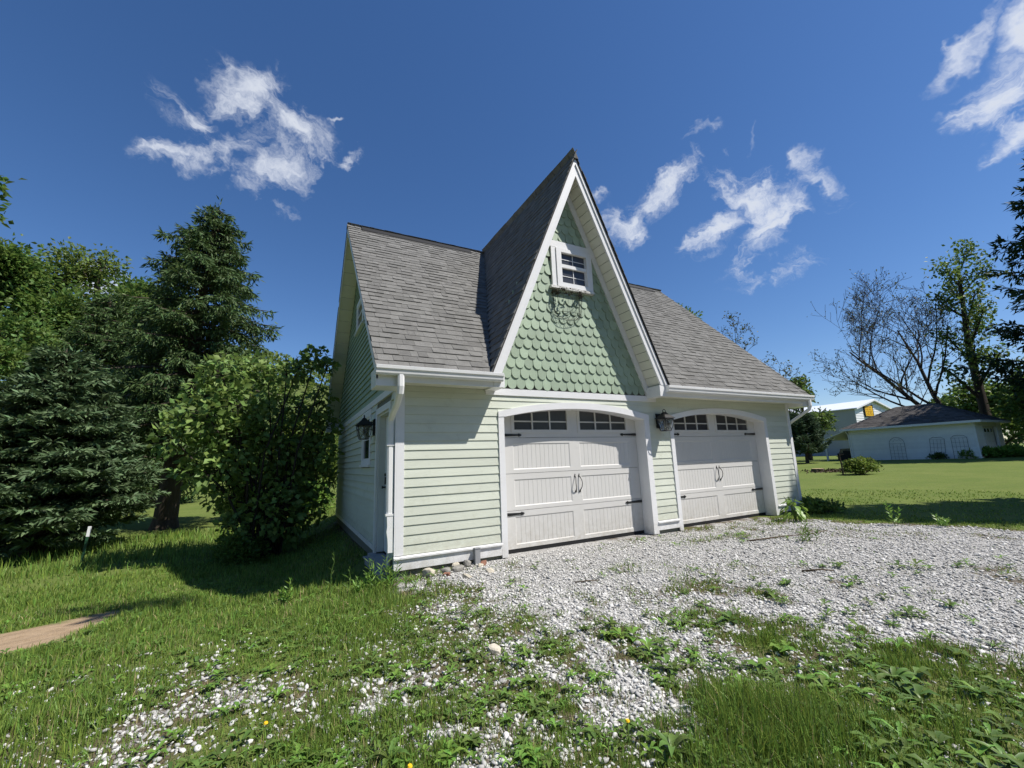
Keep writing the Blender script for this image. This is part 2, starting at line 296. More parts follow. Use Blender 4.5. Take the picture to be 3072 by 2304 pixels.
COVER = [(-5.64,5.76,1), (-4.06,4.54,1), (-2.61,3.42,1), (-1.28,2.39,1), (-0.05,1.44,1), (1.09,0.56,0), (2.15,-0.25,0), (3.13,-1.01,0.05), (4.05,-1.72,0.05), (4.9,-2.38,0.08), (5.71,-3.0,0.05), (6.46,-3.58,0.12), (-4.58,3.17,1), (-3.4,2.32,0.9), (-2.29,1.52,1), (-1.25,0.77,1), (-0.27,0.06,0.95), (0.19,-0.27,0.35), (0.64,-0.6,0.05), (1.51,-1.22,0.03), (2.32,-1.81,0.15), (3.09,-2.36,0.15), (3.82,-2.89,0.3), (4.51,-3.39,0.2), (5.17,-3.86,0.4), (-2.98,0.92,0.8), (-2.08,0.3,1), (-1.23,-0.29,1), (-0.42,-0.84,1), (-0.04,-1.11,0.95), (0.19,-1.27,0.75), (0.34,-1.37,0.4), (0.71,-1.62,0.2), (1.07,-1.87,0.22), (1.77,-2.35,0.22), (2.43,-2.81,0.32), (2.66,-2.96,0.5), (3.07,-3.24,0.32), (3.67,-3.66,0.2), (4.25,-4.06,0.12), (-3.48,0.48,0.5), (-3.08,0.22,0.6), (-2.69,-0.04,1), (-1.94,-0.54,1), (-1.22,-1.02,1), (-0.53,-1.48,1), (-0.2,-1.7,0.95), (-0.03,-1.81,0.75), (0.13,-1.92,0.65), (0.45,-2.13,0.42), (0.76,-2.34,0.38), (1.37,-2.75,0.38), (1.95,-3.13,0.48), (2.51,-3.51,0.45), (3.05,-3.86,0.2), (3.57,-4.21,0.03), (-3.16,-0.3,0.95), (-2.82,-0.53,1), (-2.49,-0.74,0.95), (-1.84,-1.16,0.95), (-1.21,-1.57,0.95), (-0.61,-1.96,0.92), (-0.32,-2.15,0.9), (-0.03,-2.33,0.7), (0.25,-2.52,0.55), (0.53,-2.7,0.55), (0.8,-2.87,0.42), (1.07,-3.04,0.58), (1.33,-3.21,0.45), (1.58,-3.38,0.55), (1.84,-3.54,0.5), (2.08,-3.71,0.6), (2.33,-3.86,0.5), (2.57,-4.02,0.4), (2.8,-4.17,0.3), (3.04,-4.32,0.08), (-2.92,-0.9,0.97), (-2.33,-1.28,0.88), (-2.04,-1.46,0.8), (-1.75,-1.64,0.74), (-1.48,-1.82,0.76), (-1.2,-1.99,0.78), (-0.93,-2.16,0.8), (-0.67,-2.33,0.85), (-0.41,-2.49,0.85), (-0.15,-2.66,0.8), (0.1,-2.82,0.7), (0.34,-2.97,0.72), (0.47,-3.05,0.6), (0.59,-3.13,0.38), (0.83,-3.28,0.32), (1.06,-3.43,0.6), (1.29,-3.58,0.6), (1.52,-3.72,0.6), (1.75,-3.86,0.75), (1.97,-4.0,0.85), (2.19,-4.14,0.85), (2.4,-4.28,0.85), (2.61,-4.41,0.7), (-2.73,-1.37,0.9), (-2.2,-1.7,0.82), (-1.94,-1.86,0.8), (-1.69,-2.02,0.74), (-1.44,-2.17,0.72), (-1.2,-2.32,0.78), (-0.96,-2.47,0.7), (-0.72,-2.62,0.45), (-0.48,-2.77,0.68), (-0.25,-2.91,0.78), (-0.03,-3.06,0.65), (0.2,-3.2,0.78), (0.42,-3.33,0.5), (0.63,-3.47,0.25), (0.85,-3.6,0.45), (1.06,-3.73,0.8), (1.27,-3.86,0.8), (1.47,-3.99,0.9), (1.68,-4.12,0.95), (1.88,-4.24,0.95), (2.07,-4.37,0.95), (2.27,-4.49,0.95), (-2.57,-1.74,0.82), (-2.33,-1.89,0.82), (-2.1,-2.04,0.85), (-1.87,-2.18,0.8), (-1.64,-2.32,0.78), (-1.41,-2.46,0.7), (-1.19,-2.6,0.78), (-0.97,-2.73,0.5), (-0.76,-2.86,0.35), (-0.55,-2.99,0.6), (-0.34,-3.12,0.55), (-0.13,-3.25,0.55), (0.08,-3.38,0.55), (0.28,-3.5,0.25), (0.48,-3.62,0.22), (0.67,-3.75,0.5), (0.87,-3.86,0.7), (1.06,-3.98,0.7), (1.25,-4.1,0.85), (1.43,-4.21,0.95), (1.62,-4.33,0.95), (1.8,-4.44,0.95), (1.98,-4.55,0.95), (-2.45,-2.05,0.8), (-2.23,-2.19,0.85), (-2.02,-2.32,0.9), (-1.81,-2.44,0.7), (-1.6,-2.57,0.8), (-1.39,-2.7,0.55), (-1.19,-2.82,0.75), (-0.99,-2.94,0.7), (-0.79,-3.06,0.8), (-0.6,-3.18,0.75), (-0.4,-3.3,0.35), (-0.21,-3.42,0.65), (-0.02,-3.53,0.4), (0.16,-3.64,0.55), (0.34,-3.75,0.7), (0.53,-3.87,0.75), (0.71,-3.97,0.8), (0.88,-4.08,0.6), (1.06,-4.19,0.75), (1.23,-4.29,0.85), (1.4,-4.4,0.9), (1.57,-4.5,0.85), (1.74,-4.6,0.85), (-2.33,-2.34,0.75), (-2.13,-2.46,0.8), (-1.94,-2.57,0.72), (-1.75,-2.69,0.6), (-1.56,-2.8,0.8), (-1.37,-2.92,0.65), (-1.19,-3.03,0.75), (-1.0,-3.14,0.75), (-0.82,-3.25,0.6), (-0.64,-3.35,0.65), (-0.47,-3.46,0.45), (-0.29,-3.57,0.7), (-0.12,-3.67,0.55), (0.05,-3.77,0.85), (0.22,-3.88,0.9), (0.39,-3.98,0.85), (0.55,-4.08,0.85), (0.72,-4.17,0.5), (0.88,-4.27,0.7), (1.04,-4.37,0.85), (1.2,-4.46,0.8), (1.35,-4.56,0.7), (1.51,-4.65,0.8)]
CV = np.array(COVER)
def grass_cover(x, y):
    """0 = clean gravel, 1 = closed grass; measured spots blended, then broken up with noise"""
    x = np.asarray(x, float); y = np.asarray(y, float); sh = x.shape; xf = x.ravel(); yf = y.ravel(); num = np.zeros_like(xf); den = np.zeros_like(xf)
    rc = np.maximum(.10, .10*np.hypot(CV[:,0]-CAM.x, CV[:,1]-CAM.y))
    for (cx, cy, v), r in zip(CV, rc):
        w = 1/((xf-cx)**2+(yf-cy)**2+.25*r*r)**1.7; num += w*v; den += w
    g = (num/den).reshape(sh)
    lawn = ss(-.35, .35, (x-7.55)*.94+(y+.78)*.40+.5*(fbm(x, y, 1.3, 9)-.5)+.5*(fbm(x, y, 6, 10)-.5))          # lawn beyond the far edge of the gravel
    lawn = np.where((x < 7) & (y > -.6), 0, lawn)
    left = ss(.25, -.25, x+.25*(fbm(x, y, 2., 4)-.5))*ss(-1.4, -.4, y)
    g = np.maximum(np.maximum(g, lawn), left)
    far = ss(8, 16, np.hypot(x-CAM.x, y-CAM.y)); g = np.where((y > -.5) | (x > 8.5), np.maximum(g, far), g)
    g = np.where(y > 7, 1, g)
    n = .55*fbm(x, y, 2.2, 21, 4)+.45*fbm(x, y, 6.5, 22, 3)
    amp = 1-np.abs(2*g-1)
    return np.clip(g+(n-.5)*2.3*amp, 0, 1), lawn
def dirt_mask(x, y):
    x = np.asarray(x, float); y = np.asarray(y, float); n = (fbm(x, y, 2., 31)-.5)*.5+(fbm(x, y, 6., 33)-.5)*.55
    d = np.abs((y-.62)-(x+3.5)*.55+n)                       # a worn track running off to the left
    return ss(.84, .60, d)*ss(-2.75, -3.05, x+n*.5)

def axis(segs):
    out = []
    for a, b, s in segs: out += list(np.arange(a, b, s))
    return np.array(out)
gx = axis([(-900,-200,100),(-200,-60,20),(-60,-16,4),(-16,-6,.8),(-6,9.6,.09),(9.6,16,.4),(16,60,2.5),(60,200,20),(200,1000,100)])
gy = axis([(-900,-200,100),(-200,-60,20),(-60,-16,4),(-16,-6.2,.8),(-6.2,3.4,.09),(3.4,12,.4),(12,60,2.5),(60,200,20),(200,1000,100)])
GX, GY = np.meshgrid(gx, gy, indexing='ij'); GZ = gz(GX, GY)
GC, GLAWN = grass_cover(GX, GY); GD = dirt_mask(GX, GY)
nx, ny = GX.shape; idx = np.arange(nx*ny).reshape(nx, ny)
GV = np.stack([GX, GY, GZ], -1).reshape(-1, 3)
GF = np.stack([idx[:-1,:-1], idx[1:,:-1], idx[1:,1:], idx[:-1,1:]], -1).reshape(-1, 4)
fx = GV[GF].mean(1); fcov = GC.ravel()[GF].mean(1); fd = GD.ravel()[GF].mean(1); flw = GLAWN.ravel()[GF].mean(1)
gcoarse = ((fx[:,0] > -.2) & (fx[:,0] < 9.6) & (fx[:,1] < .3) & (fx[:,1] > -6.2) & (flw < .5) & (fcov < .80)) | ((fx[:,0] > .2) & (fx[:,0] < 7) & (fx[:,1] < .3) & (fx[:,1] > -5.9) & (flw < .5) & (fcov < .9))
gclass = np.where(fd > .5, 2, np.where(gcoarse, 1, 0))
def ground_material(name):
    m, nt, p = new_mat(name); N, L = nt.nodes, nt.links
    geo = N.new('ShaderNodeNewGeometry'); at = N.new('ShaderNodeAttribute'); at.attribute_name = 'cover'
    sep = N.new('ShaderNodeSeparateColor'); L.new(at.outputs['Color'], sep.inputs[0])
    def noise(scale, detail=6, rough=.6):
        n = N.new('ShaderNodeTexNoise'); n.inputs['Scale'].default_value = scale; n.inputs['Detail'].default_value = detail; n.inputs['Roughness'].default_value = rough
        L.new(geo.outputs['Position'], n.inputs['Vector']); return n.outputs['Fac']
    def ramp(f, a, b, ca, cb):
        r = N.new('ShaderNodeValToRGB'); L.new(f, r.inputs[0]); e = r.color_ramp.elements; e[0].position = a; e[1].position = b; e[0].color = (*ca, 1); e[1].color = (*cb, 1); return r.outputs[0]
    def mix(f, a, b):
        x = N.new('ShaderNodeMixRGB'); L.new(f, x.inputs['Fac']); L.new(a, x.inputs['Color1']); L.new(b, x.inputs['Color2']); return x.outputs[0]
    vor = N.new('ShaderNodeTexVoronoi'); vor.inputs['Scale'].default_value = 60; L.new(geo.outputs['Position'], vor.inputs['Vector'])
    vs = N.new('ShaderNodeSeparateColor'); L.new(vor.outputs['Color'], vs.inputs[0])
    vd = N.new('ShaderNodeTexVoronoi'); vd.inputs['Scale'].default_value = 60; vd.feature = 'DISTANCE_TO_EDGE'; L.new(geo.outputs['Position'], vd.inputs['Vector'])
    stone = ramp(vs.outputs[0], 0, 1, (.32,.31,.295), (.62,.61,.59))
    gap = N.new('ShaderNodeMapRange'); L.new(vd.outputs['Distance'], gap.inputs['Value']); gap.inputs['From Max'].default_value = .08
    base = N.new('ShaderNodeRGB'); base.outputs[0].default_value = (.25,.235,.205,1)
    grav = mix(gap.outputs[0], base.outputs[0], stone)
    soil = ramp(noise(9), .3, .7, (.075,.055,.035), (.16,.125,.085))
    grv = ramp(noise(.55, 9, .75), .3, .7, (.085,.14,.026), (.20,.225,.064)); grv2 = ramp(noise(26, 4), .3, .75, (.06,.095,.02), (.18,.225,.055))
    gm = N.new('ShaderNodeMixRGB'); gm.blend_type = 'MIX'; gm.inputs['Fac'].default_value = .5; L.new(grv, gm.inputs['Color1']); L.new(grv2, gm.inputs['Color2'])
    dn = ramp(noise(7, 9, .75), .3, .7, (.30,.21,.13), (.45,.335,.22))
    wob = N.new('ShaderNodeMath'); wob.operation = 'MULTIPLY_ADD'; L.new(noise(14, 6, .7), wob.inputs[0]); wob.inputs[1].default_value = .9; wob.inputs[2].default_value = -.45
    ad = N.new('ShaderNodeMath'); ad.operation = 'ADD'; L.new(sep.outputs[0], ad.inputs[0]); L.new(wob.outputs[0], ad.inputs[1])
    f1 = N.new('ShaderNodeMapRange'); L.new(ad.outputs[0], f1.inputs['Value']); f1.inputs['From Min'].default_value = .28; f1.inputs['From Max'].default_value = .62
    f2 = N.new('ShaderNodeMapRange'); L.new(ad.outputs[0], f2.inputs['Value']); f2.inputs['From Min'].default_value = .6; f2.inputs['From Max'].default_value = 1.0
    c = mix(f1.outputs[0], grav, soil); c = mix(f2.outputs[0], c, gm.outputs[0])
    c = mix(sep.outputs[1], c, dn)
    L.new(c, p.inputs['Base Color']); p.inputs['Roughness'].default_value = .95; p.inputs['Specular IOR Level'].default_value = .1
    b = N.new('ShaderNodeBump'); b.inputs['Strength'].default_value = .8; b.inputs['Distance'].default_value = .02
    hb = N.new('ShaderNodeMixRGB'); L.new(sep.outputs[0], hb.inputs['Fac']); L.new(gap.outputs[0], hb.inputs['Color1']); L.new(noise(45, 5), hb.inputs['Color2'])
    L.new(hb.outputs[0], b.inputs['Height']); L.new(b.outputs[0], p.inputs['Normal'])
    return m
GM = ground_material('ground_cover')
cov_rgba = np.stack([GC.ravel(), GD.ravel(), 0*GC.ravel(), np.ones(GC.size)], -1).astype(np.float32)
for nm, k in (('ground', 0), ('gravel_driveway', 1), ('dirt_path', 2)):
    fsel = GF[gclass == k]; used, inv = np.unique(fsel, return_inverse=True)
    o = np_mesh(nm, GV[used], inv.reshape(fsel.shape), GM, kind='structure', smooth=True)
    ca = o.data.color_attributes.new('cover', 'FLOAT_COLOR', 'POINT'); ca.data.foreach_set('color', cov_rgba[used].ravel())
# hills behind, wooded
hx = np.linspace(-160, 240, 60); hy = np.linspace(85, 330, 40); HX, HY = np.meshgrid(hx, hy, indexing='ij')
HZ = -2+ss(85, 175, HY)*(30*np.exp(-((HX+15)/70)**2)+7*np.exp(-((HX-150)/60)**2)+9)+3*(fbm(HX, HY, .03, 8)-.5)
hi = np.arange(HX.size).reshape(HX.shape); HF = np.stack([hi[:-1,:-1], hi[1:,:-1], hi[1:,1:], hi[:-1,1:]], -1).reshape(-1, 4)
M['hill'] = mat('wooded_hill', (.085,.11,.035), .95, .1, noise=.4, nscale=.25)
np_mesh('hill', np.stack([HX, HY, HZ], -1).reshape(-1, 3), HF, M['hill'], kind='structure', smooth=True)

# ------------------------------------------------------------------ the garage
W, D, RZ = 8.736, 6.98, 6.41
OV = .33                       # gable overhang
EY, EZ = -.36, 2.44            # lower shingle edge of the main slopes
KM = (RZ-EZ)/(D/2-EY)          # main slope
XD, KD = 2.895, 2.32           # dormer ridge position and slope
zm = lambda y: EZ+KM*(min(y, D-y)-EY)
zd = lambda x: RZ-KD*abs(x-XD)
G = thing('garage', 'pale green garage with grey shingle roof, steep fish scale gable and two white arched doors', 'garage', (0,0,0))
def P(mb, name, m, parent=None, smooth=False, label=None):
    o = mb.build(name, m, parent or G, smooth); 
    if label: o['label'] = label
    return o
DOORS = [(1.44, 1.53, 4.281, 4.398), (4.902, 4.99, 7.74, 7.834)]
def arch(x, d, dz=0., half=None):
    a = DOORS[d]; xc = (a[1]+a[2])/2; hw = (a[2]-a[1])/2
    return 1.888+.15*max(0, 1-((x-xc)/hw)**2)+dz
def archtop(x, d):
    a = DOORS[d]; xc = (a[0]+a[3])/2; hw = (a[3]-a[0])/2
    return 1.966+.172*max(0, 1-((x-xc)/hw)**2)
def openlow(x):
    for d, a in enumerate(DOORS):
        if a[1]-.03605 <= x <= a[2]+.03605: return arch(x, d, .02)
    return None
# walls (behind the boards)
w = MB(); xs = [0]
for a in DOORS: xs += [a[1]-.0362]+list(np.linspace(a[1]-.036, a[2]+.036, 17))+[a[2]+.0362]
xs.append(W)
for x0, x1 in zip(xs[:-1], xs[1:]):
    mid = openlow((x0+x1)/2); l0 = openlow(x0) if mid else -.12; l1 = openlow(x1) if mid else -.12
    w.add([(x0,.012,l0),(x1,.012,l1),(x1,.012,2.42),(x0,.012,2.42),(x0,.12,l0),(x1,.12,l1),(x1,.12,2.42),(x0,.12,2.42)],
          [(0,1,2,3),(7,6,5,4),(4,5,1,0),(3,2,6,7)]+([(0,3,7,4)] if x0 == 0 else [])+([(1,5,6,2)] if x1 == W else [])+([(1,5,6,2)] if not mid and x1 < W else [])+([(0,3,7,4)] if not mid and x0 > 0 else []))
hwb = (6.05-2.42)/KD
w.prism([(XD-hwb,.012,2.42),(XD+hwb,.012,2.42),(XD,.012,6.05)], (0,.1,0))
P(w, 'front_wall', M['wallbase'])
def gablepoly(x): return [(x,.125,-.12),(x,D,-.12),(x,D,zm(D)-.1),(x,D/2,RZ-.1),(x,.125,zm(.125)-.1)]
w = MB()
dy0, dy1, dz1 = .36, 1.235, 2.03                       # side door opening
ydv = [.125, dy0, dy1, D/2, D]; 
for ya, yb in zip(ydv[:-1], ydv[1:]):
    lo = dz1 if ya == dy0 else -.12
    w.prism([(.012,ya,lo),(.012,ya,zm(ya)-.1),(.012,yb,zm(yb)-.1),(.012,yb,lo)], (.1,0,0))
P(w, 'side_wall', M['wallbase'])
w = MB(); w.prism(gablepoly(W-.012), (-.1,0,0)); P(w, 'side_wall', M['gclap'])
w = MB(); w.box((.11,D-.1,-.12),(W-.11,D,2.6)); P(w, 'back_wall', M['wallbase'])
w = MB(); w.box((.02,.02,-.5),(1.5,.2,-.005)); w.box((4.3,.02,-.4),(4.95,.2,-.005)); w.box((7.75,.02,-.4),(W-.02,.2,-.005)); w.box((.02,.2,-.7),(.2,D-.02,-.02)); w.box((W-.2,.2,-.4),(W-.02,D-.02,-.02)); w.box((.2,.24,-.25),(W-.2,D-.1,-.09))
P(w, 'foundation', M['concrete'])
# front clapboards: each course a board, cut round the doors
EXPO = .1155; Z0 = .168
def board(pts, axis='x', proud=.016, at=0, m='clap', top=.004, parent=None, name='clapboard'):
    """pts: list of (s, zlow, zhigh) along the wall; the lower edge stands proud"""
    mb = MB(); n = len(pts); vs = []
    for s, lo, hi in pts:
        for off, z in ((proud,lo),(top,hi),(-.004,hi),(-.004,lo)):
            vs.append((s, at-off, z) if axis == 'x' else (at-off, s, z))
    fs = []
    for i in range(n-1):
        for k in range(4):
            q = (i*4+k, (i+1)*4+k, (i+1)*4+(k+1)%4, i*4+(k+1)%4); fs.append(q if axis == 'x' else q[::-1])
    e0 = (0,1,2,3); e1 = tuple((n-1)*4+k for k in (3,2,1,0)); fs += [e0, e1] if axis == 'x' else [e0[::-1], e1[::-1]]
    mb.add(vs, fs); o = mb.build(name, M[m], parent or G); return o
ncourse = 18
for i in range(ncourse):
    z0 = Z0+i*EXPO; z1 = z0+EXPO+.012
    if z0 > 2.2: break
    j = lambda: random.uniform(-.0015, .0015)
    segs = [(.094, 1.442, None, 0), (4.396, 4.904, 0, 1), (7.832, W-.094, 1, None)]
    if z1 < 1.975:
        for a, b, _, _ in segs: board([(a, z0+j(), z1), (b, z0+j(), z1)])
        continue
    for a, b, dl, dr in segs:                          # run each side in over the arches until the curve meets the course
        pts = []
        mid = lambda x, d: (arch(x, d)+archtop(x, d))/2+.03
        if dl is not None:
            d = DOORS[dl]; xm = (d[0]+d[3])/2
            L_ = [x for x in np.linspace(xm, d[3], 18) if mid(x, dl) < z1-.002]
            for x in L_: pts.append((x, max(z0, mid(x, dl)), z1))
            pts.append((d[3]+.0005, z0, z1))
        pts += [(a, z0, z1)] if dl is None else []
        pts += [(b, z0, z1)] if dr is None else []
        if dr is not None:
            d = DOORS[dr]; xm = (d[0]+d[3])/2
            L_ = [x for x in np.linspace(d[0], xm, 18) if mid(x, dr) < z1-.002]
            for x in L_: pts.append((x, max(z0, mid(x, dr)), z1))
            pts.append((d[0]-.0005, z0, z1))
        pts = sorted(set(pts))
        top = min(z1, 2.21); pts = [(x, min(lo, top-.001), top) for x, lo, hi in pts]
        if len(pts) > 1: board(pts)
# above the frieze, under the eaves
for a, b in ((.094, 1.30), (4.62, W-.094)):
    board([(a, 2.21, 2.285), (b, 2.21, 2.285)])
# corner boards, base trim with drip cap
for x0, x1 in ((0,.093),(W-.093, W)):
    w = MB(); w.box((x0,-.022,.168),(x1,.02,2.285)); P(w, 'corner_board', M['white'])
w = MB(); w.box((-.022,-.0215,.168),(-.0005,.093,2.3)); P(w, 'corner_board', M['white'])
for x0, x1 in ((-.022,1.441),(4.397,4.903),(7.833,W+.01)):
    w = MB(); w.box((x0,-.026,-.002 if x0 < 2 else .012),(x1,.011,.128)); P(w, 'base_board', M['white'])
    w = MB(); w.prism([(x0-.004,-.05,.128),(x0-.004,.011,.128),(x0-.004,.011,.1675),(x0-.004,-.05,.148)], (x1-x0+.004,0,0)); P(w, 'drip_cap', M['white'])
w = MB(); w.box((-.026,1.36,.02),(.011,D,.10)); P(w, 'base_board', M['white'])
# frieze band under the fish scales
w = MB(); w.box((1.25,-.026,2.208),(4.62,.011,2.308)); P(w, 'frieze_board', M['white'])
# door trims, arches, jambs
for d, a in enumerate(DOORS):
    for x0, x1 in ((a[0],a[1]),(a[2],a[3])):
        w = MB(); w.box((x0,-.028,-.04),(x1,.0,1.905)); P(w, 'door_trim', M['white'])
    w = MB(); w.box((a[1]-.035,.001,-.05),(a[1]-.002,.235,1.90)); P(w, 'door_jamb', M['white'])
    w = MB(); w.box((a[2]+.002,.001,-.05),(a[2]+.035,.235,1.90)); P(w, 'door_jamb', M['white'])
    w = MB(); xs = np.linspace(a[0], a[3], 25); vs = []
    for x in xs:
        xb = min(max(x, a[1]), a[2]); lo = arch(xb, d); hi = archtop(x, d)
        vs += [(x,-.034,lo),(x,-.034,hi),(x,.236,hi),(x,.236,lo)]
    n = len(xs); fs = [(i*4+k, (i+1)*4+k, (i+1)*4+(k+1)%4, i*4+(k+1)%4) for i in range(n-1) for k in range(4)]
    fs = [f[::-1] for f in fs]; fs += [(0,1,2,3), tuple((n-1)*4+k for k in (3,2,1,0))]
    w.add(vs, fs); P(w, 'arch_trim', M['white'])
# the two sectional doors
SEC = .5334; FY = .205
def garage_door(x0, x1):
    root = bpy.data.objects.new('garage_door', None); COL.objects.link(root); root.parent = G; root.location = (x0, FY, 0)
    wd = x1-x0
    pan = [(.25, wd/2-.085), (wd/2+.115, wd-.20)]
    for s in range(4):
        zb = s*SEC+.003; zt = (s+1)*SEC-.003; mb = MB()
        pz0, pz1 = (zb+.055, zt-.085) if s < 3 else (zb+.09, zt-.06)
        # face with two recesses: rails and stiles
        mb.box((0,0,zb),(wd,.045,pz0)); mb.box((0,0,pz1),(wd,.045,zt))
        for u0, u1 in ((0,pan[0][0]),(pan[0][1],pan[1][0]),(pan[1][1],wd)): mb.box((u0,0,pz0),(u1,.045,pz1))
        o = mb.build('door_section', M['door'], root)
        for (u0, u1) in pan:
            if s < 3:                                   # tongue-and-groove look panel, bevel round it, real grooves
                mb = MB(); b = .014; dp = .008
                mb.add([(u0,.0005,pz0),(u1,.0005,pz0),(u1,.0005,pz1),(u0,.0005,pz1),(u0+b,dp,pz0+b),(u1-b,dp,pz0+b),(u1-b,dp,pz1-b),(u0+b,dp,pz1-b)], [(0,1,5,4),(1,2,6,5),(2,3,7,6),(3,0,4,7)])
                ng = 13; prof = [(u0+b, dp)]
                st = (u1-u0-2*b)/ng
                for k in range(1, ng):
                    xg = u0+b+k*st; prof += [(xg-.0022,dp),(xg,dp+.0034),(xg+.0022,dp)]
                prof.append((u1-b, dp)); vs = []; 
                for (x, y) in prof: vs += [(x,y,pz0+b),(x,y,pz1-b)]
                mb.add(vs, [(2*i,2*i+2,2*i+3,2*i+1) for i in range(len(prof)-1)])
                mb.build('door_panel', M['door'], root)
            else:                                       # window: frame, bars, six panes
                mb = MB(); f = .04; yo = -.012
                mb.box((u0-.02,yo,pz0-.02),(u1+.02,.02,pz0+f-.01)); mb.box((u0-.02,yo,pz1-f+.01),(u1+.02,.02,pz1+.02))
                mb.box((u0-.02,yo,pz0+f-.01),(u0+f-.01,.02,pz1-f+.01)); mb.box((u1-f+.01,yo,pz0+f-.01),(u1+.02,.02,pz1-f+.01))
                mb.build('window_frame', M['door'], root)
                ix0, ix1, iz0, iz1 = u0+f-.01, u1-f+.01, pz0+f-.01, pz1-f+.01; zmid = (iz0+iz1)/2-.03
                cw = (ix1-ix0)/3; mb = MB()
                for k in (1, 2): mb.box((ix0+k*cw-.011,-.004,iz0),(ix0+k*cw+.011,.014,iz1))
                for k in range(3): mb.box((ix0+k*cw+(.011 if k else 0),-.0035,zmid-.010),(ix0+(k+1)*cw-(.011 if k < 2 else 0),.0135,zmid+.010))
                mb.build('window_bars', M['door'], root)
                for k in range(3):
                    for za, zb2 in ((iz0,zmid-.010),(zmid+.010,iz1)):
                        mb = MB(); mb.box((ix0+k*cw+(.011 if k else 0),.015,za),(ix0+(k+1)*cw-(.011 if k < 2 else 0),.02,zb2)); mb.build('pane', M['dglass'], root)
    for zc in (.487, 1.64):                             # strap hinges with spear tips
        for sx, xo in ((1,.055),(-1,wd-.0)):
            mb = MB(); L_ = .35 if sx > 0 else .37
            pr = [(0,.020),(.05,.022),(L_-.07,.012),(L_-.045,.026),(L_-.03,.012),(L_-.02,.016),(L_,.0)]
            up_ = [(xo+sx*a, -.010, zc+h) for a, h in pr]; dn_ = [(xo+sx*a, -.010, zc-h) for a, h in pr[-2::-1]]
            poly = up_+dn_
            if sx > 0: poly = poly[::-1]
            mb.prism(poly, (0,.0095,0)); mb.build('hinge', M['black'], root)
    for xc, bow in ((wd/2-.012-.0, -1),(wd/2+.068, 1)):
        mb = MB(); zt, zb = .985, .745
        mb.tube([(xc,-.004,zt+.01),(xc,-.02,zt-.015),(xc+bow*.018,-.045,zt-.07),(xc+bow*.024,-.05,(zt+zb)/2),(xc+bow*.014,-.045,zb+.06),(xc,-.02,zb+.015),(xc,-.004,zb-.01)], [.006,.008,.0065,.0065,.0065,.008,.006], 6)
        for z_, e in ((zt,1),(zb,-1)): mb.prism([(xc-.014,-.006,z_-.02),(xc+.014,-.006,z_-.02),(xc+.016,-.006,z_),(xc,-.006,z_+.035*e if e > 0 else z_+.02),(xc-.016,-.006,z_)], (0,.0055,0))
        mb.build('handle', M['black'], root)
    mb = MB(); mb.box((0,.004,-.07),(wd,.05,.002)); mb.build('bottom_seal', M['rubber'], root)
    return root
garage_door(1.532, 4.279); garage_door(4.992, 7.738)
# left side wall: pale boards below, sage boards in the gable
WIN_S = (1.80, 2.72, 1.285, 2.205)                      # side window y0,y1,z0,z1
for i in range(17):
    z0 = Z0-.06+i*.1255; z1 = min(z0+.1195, 2.225)
    if z0 > 2.2: break
    segs = [(.094,.262),(1.345,D)]
    if z1 > WIN_S[2]: segs = [(.094,.262),(1.345,WIN_S[0]+.002),(WIN_S[1]-.002,D)]
    if z0 > 2.13: segs = [(.094,WIN_S[0]),(WIN_S[1],D)]
    for a, b in segs: board([(a, z0, z1), (b, z0, z1)], 'y', .026)
w = MB(); w.box((-.026,-.0,2.222),(.011,D,2.318)); P(w, 'frieze_board', M['white'])
GW = (3.02, 3.98, 4.12, 4.80)
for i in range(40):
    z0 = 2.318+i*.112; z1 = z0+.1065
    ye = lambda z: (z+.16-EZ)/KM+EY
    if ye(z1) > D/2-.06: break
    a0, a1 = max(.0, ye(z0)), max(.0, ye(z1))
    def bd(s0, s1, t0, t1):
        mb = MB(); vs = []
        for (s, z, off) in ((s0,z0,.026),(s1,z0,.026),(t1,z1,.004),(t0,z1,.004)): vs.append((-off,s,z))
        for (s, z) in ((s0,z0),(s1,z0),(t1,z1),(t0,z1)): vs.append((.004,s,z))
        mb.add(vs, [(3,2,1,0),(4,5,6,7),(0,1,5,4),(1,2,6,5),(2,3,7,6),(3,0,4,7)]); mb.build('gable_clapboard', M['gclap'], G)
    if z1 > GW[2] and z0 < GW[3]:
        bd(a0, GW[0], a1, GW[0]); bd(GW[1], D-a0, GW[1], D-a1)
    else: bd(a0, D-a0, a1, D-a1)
def side_window(y0, y1, z0, z1, fr, name='window', lites=True):
    root = bpy.data.objects.new(name, None); COL.objects.link(root); root.parent = G
    mb = MB()
    mb.box((-.03,y0,z0),(-.0,y0+fr,z1)); mb.box((-.03,y1-fr,z0),(-.0,y1,z1)); mb.box((-.03,y0+fr,z1-fr),(-.0,y1-fr,z1)); mb.box((-.03,y0+fr,z0),(-.0,y1-fr,z0+fr*.6)); mb.build('window_frame', M['white'], root)
    mb = MB(); mb.box((-.06,y0-.03,z0-.04),(.0,y1+.03,z0-.001)); mb.build('sill', M['white'], root)
    a, b, c, d = y0+fr, y1-fr, z0+fr*.6, z1-fr; mb = MB(); s = .035
    mb.box((-.016,a,c),(.0,a+s,d)); mb.box((-.016,b-s,c),(.0,b,d)); mb.box((-.016,a+s,c),(.0,b-s,c+s)); mb.box((-.016,a+s,d-s),(.0,b-s,d)); mb.box((-.02,a+s,(c+d)/2-.02),(.0,b-s,(c+d)/2+.02)); mb.build('sash', M['white'], root)
    mb = MB(); mb.box((-.006,a+s,c+s),(-.001,b-s,(c+d)/2-.02)); mb.build('pane', M['glass'], root)
    mb = MB(); mb.box((-.006,a+s,(c+d)/2+.02),(-.001,b-s,d-s)); mb.build('pane', M['glass'], root)
side_window(*WIN_S, .115); side_window(*GW, .12)
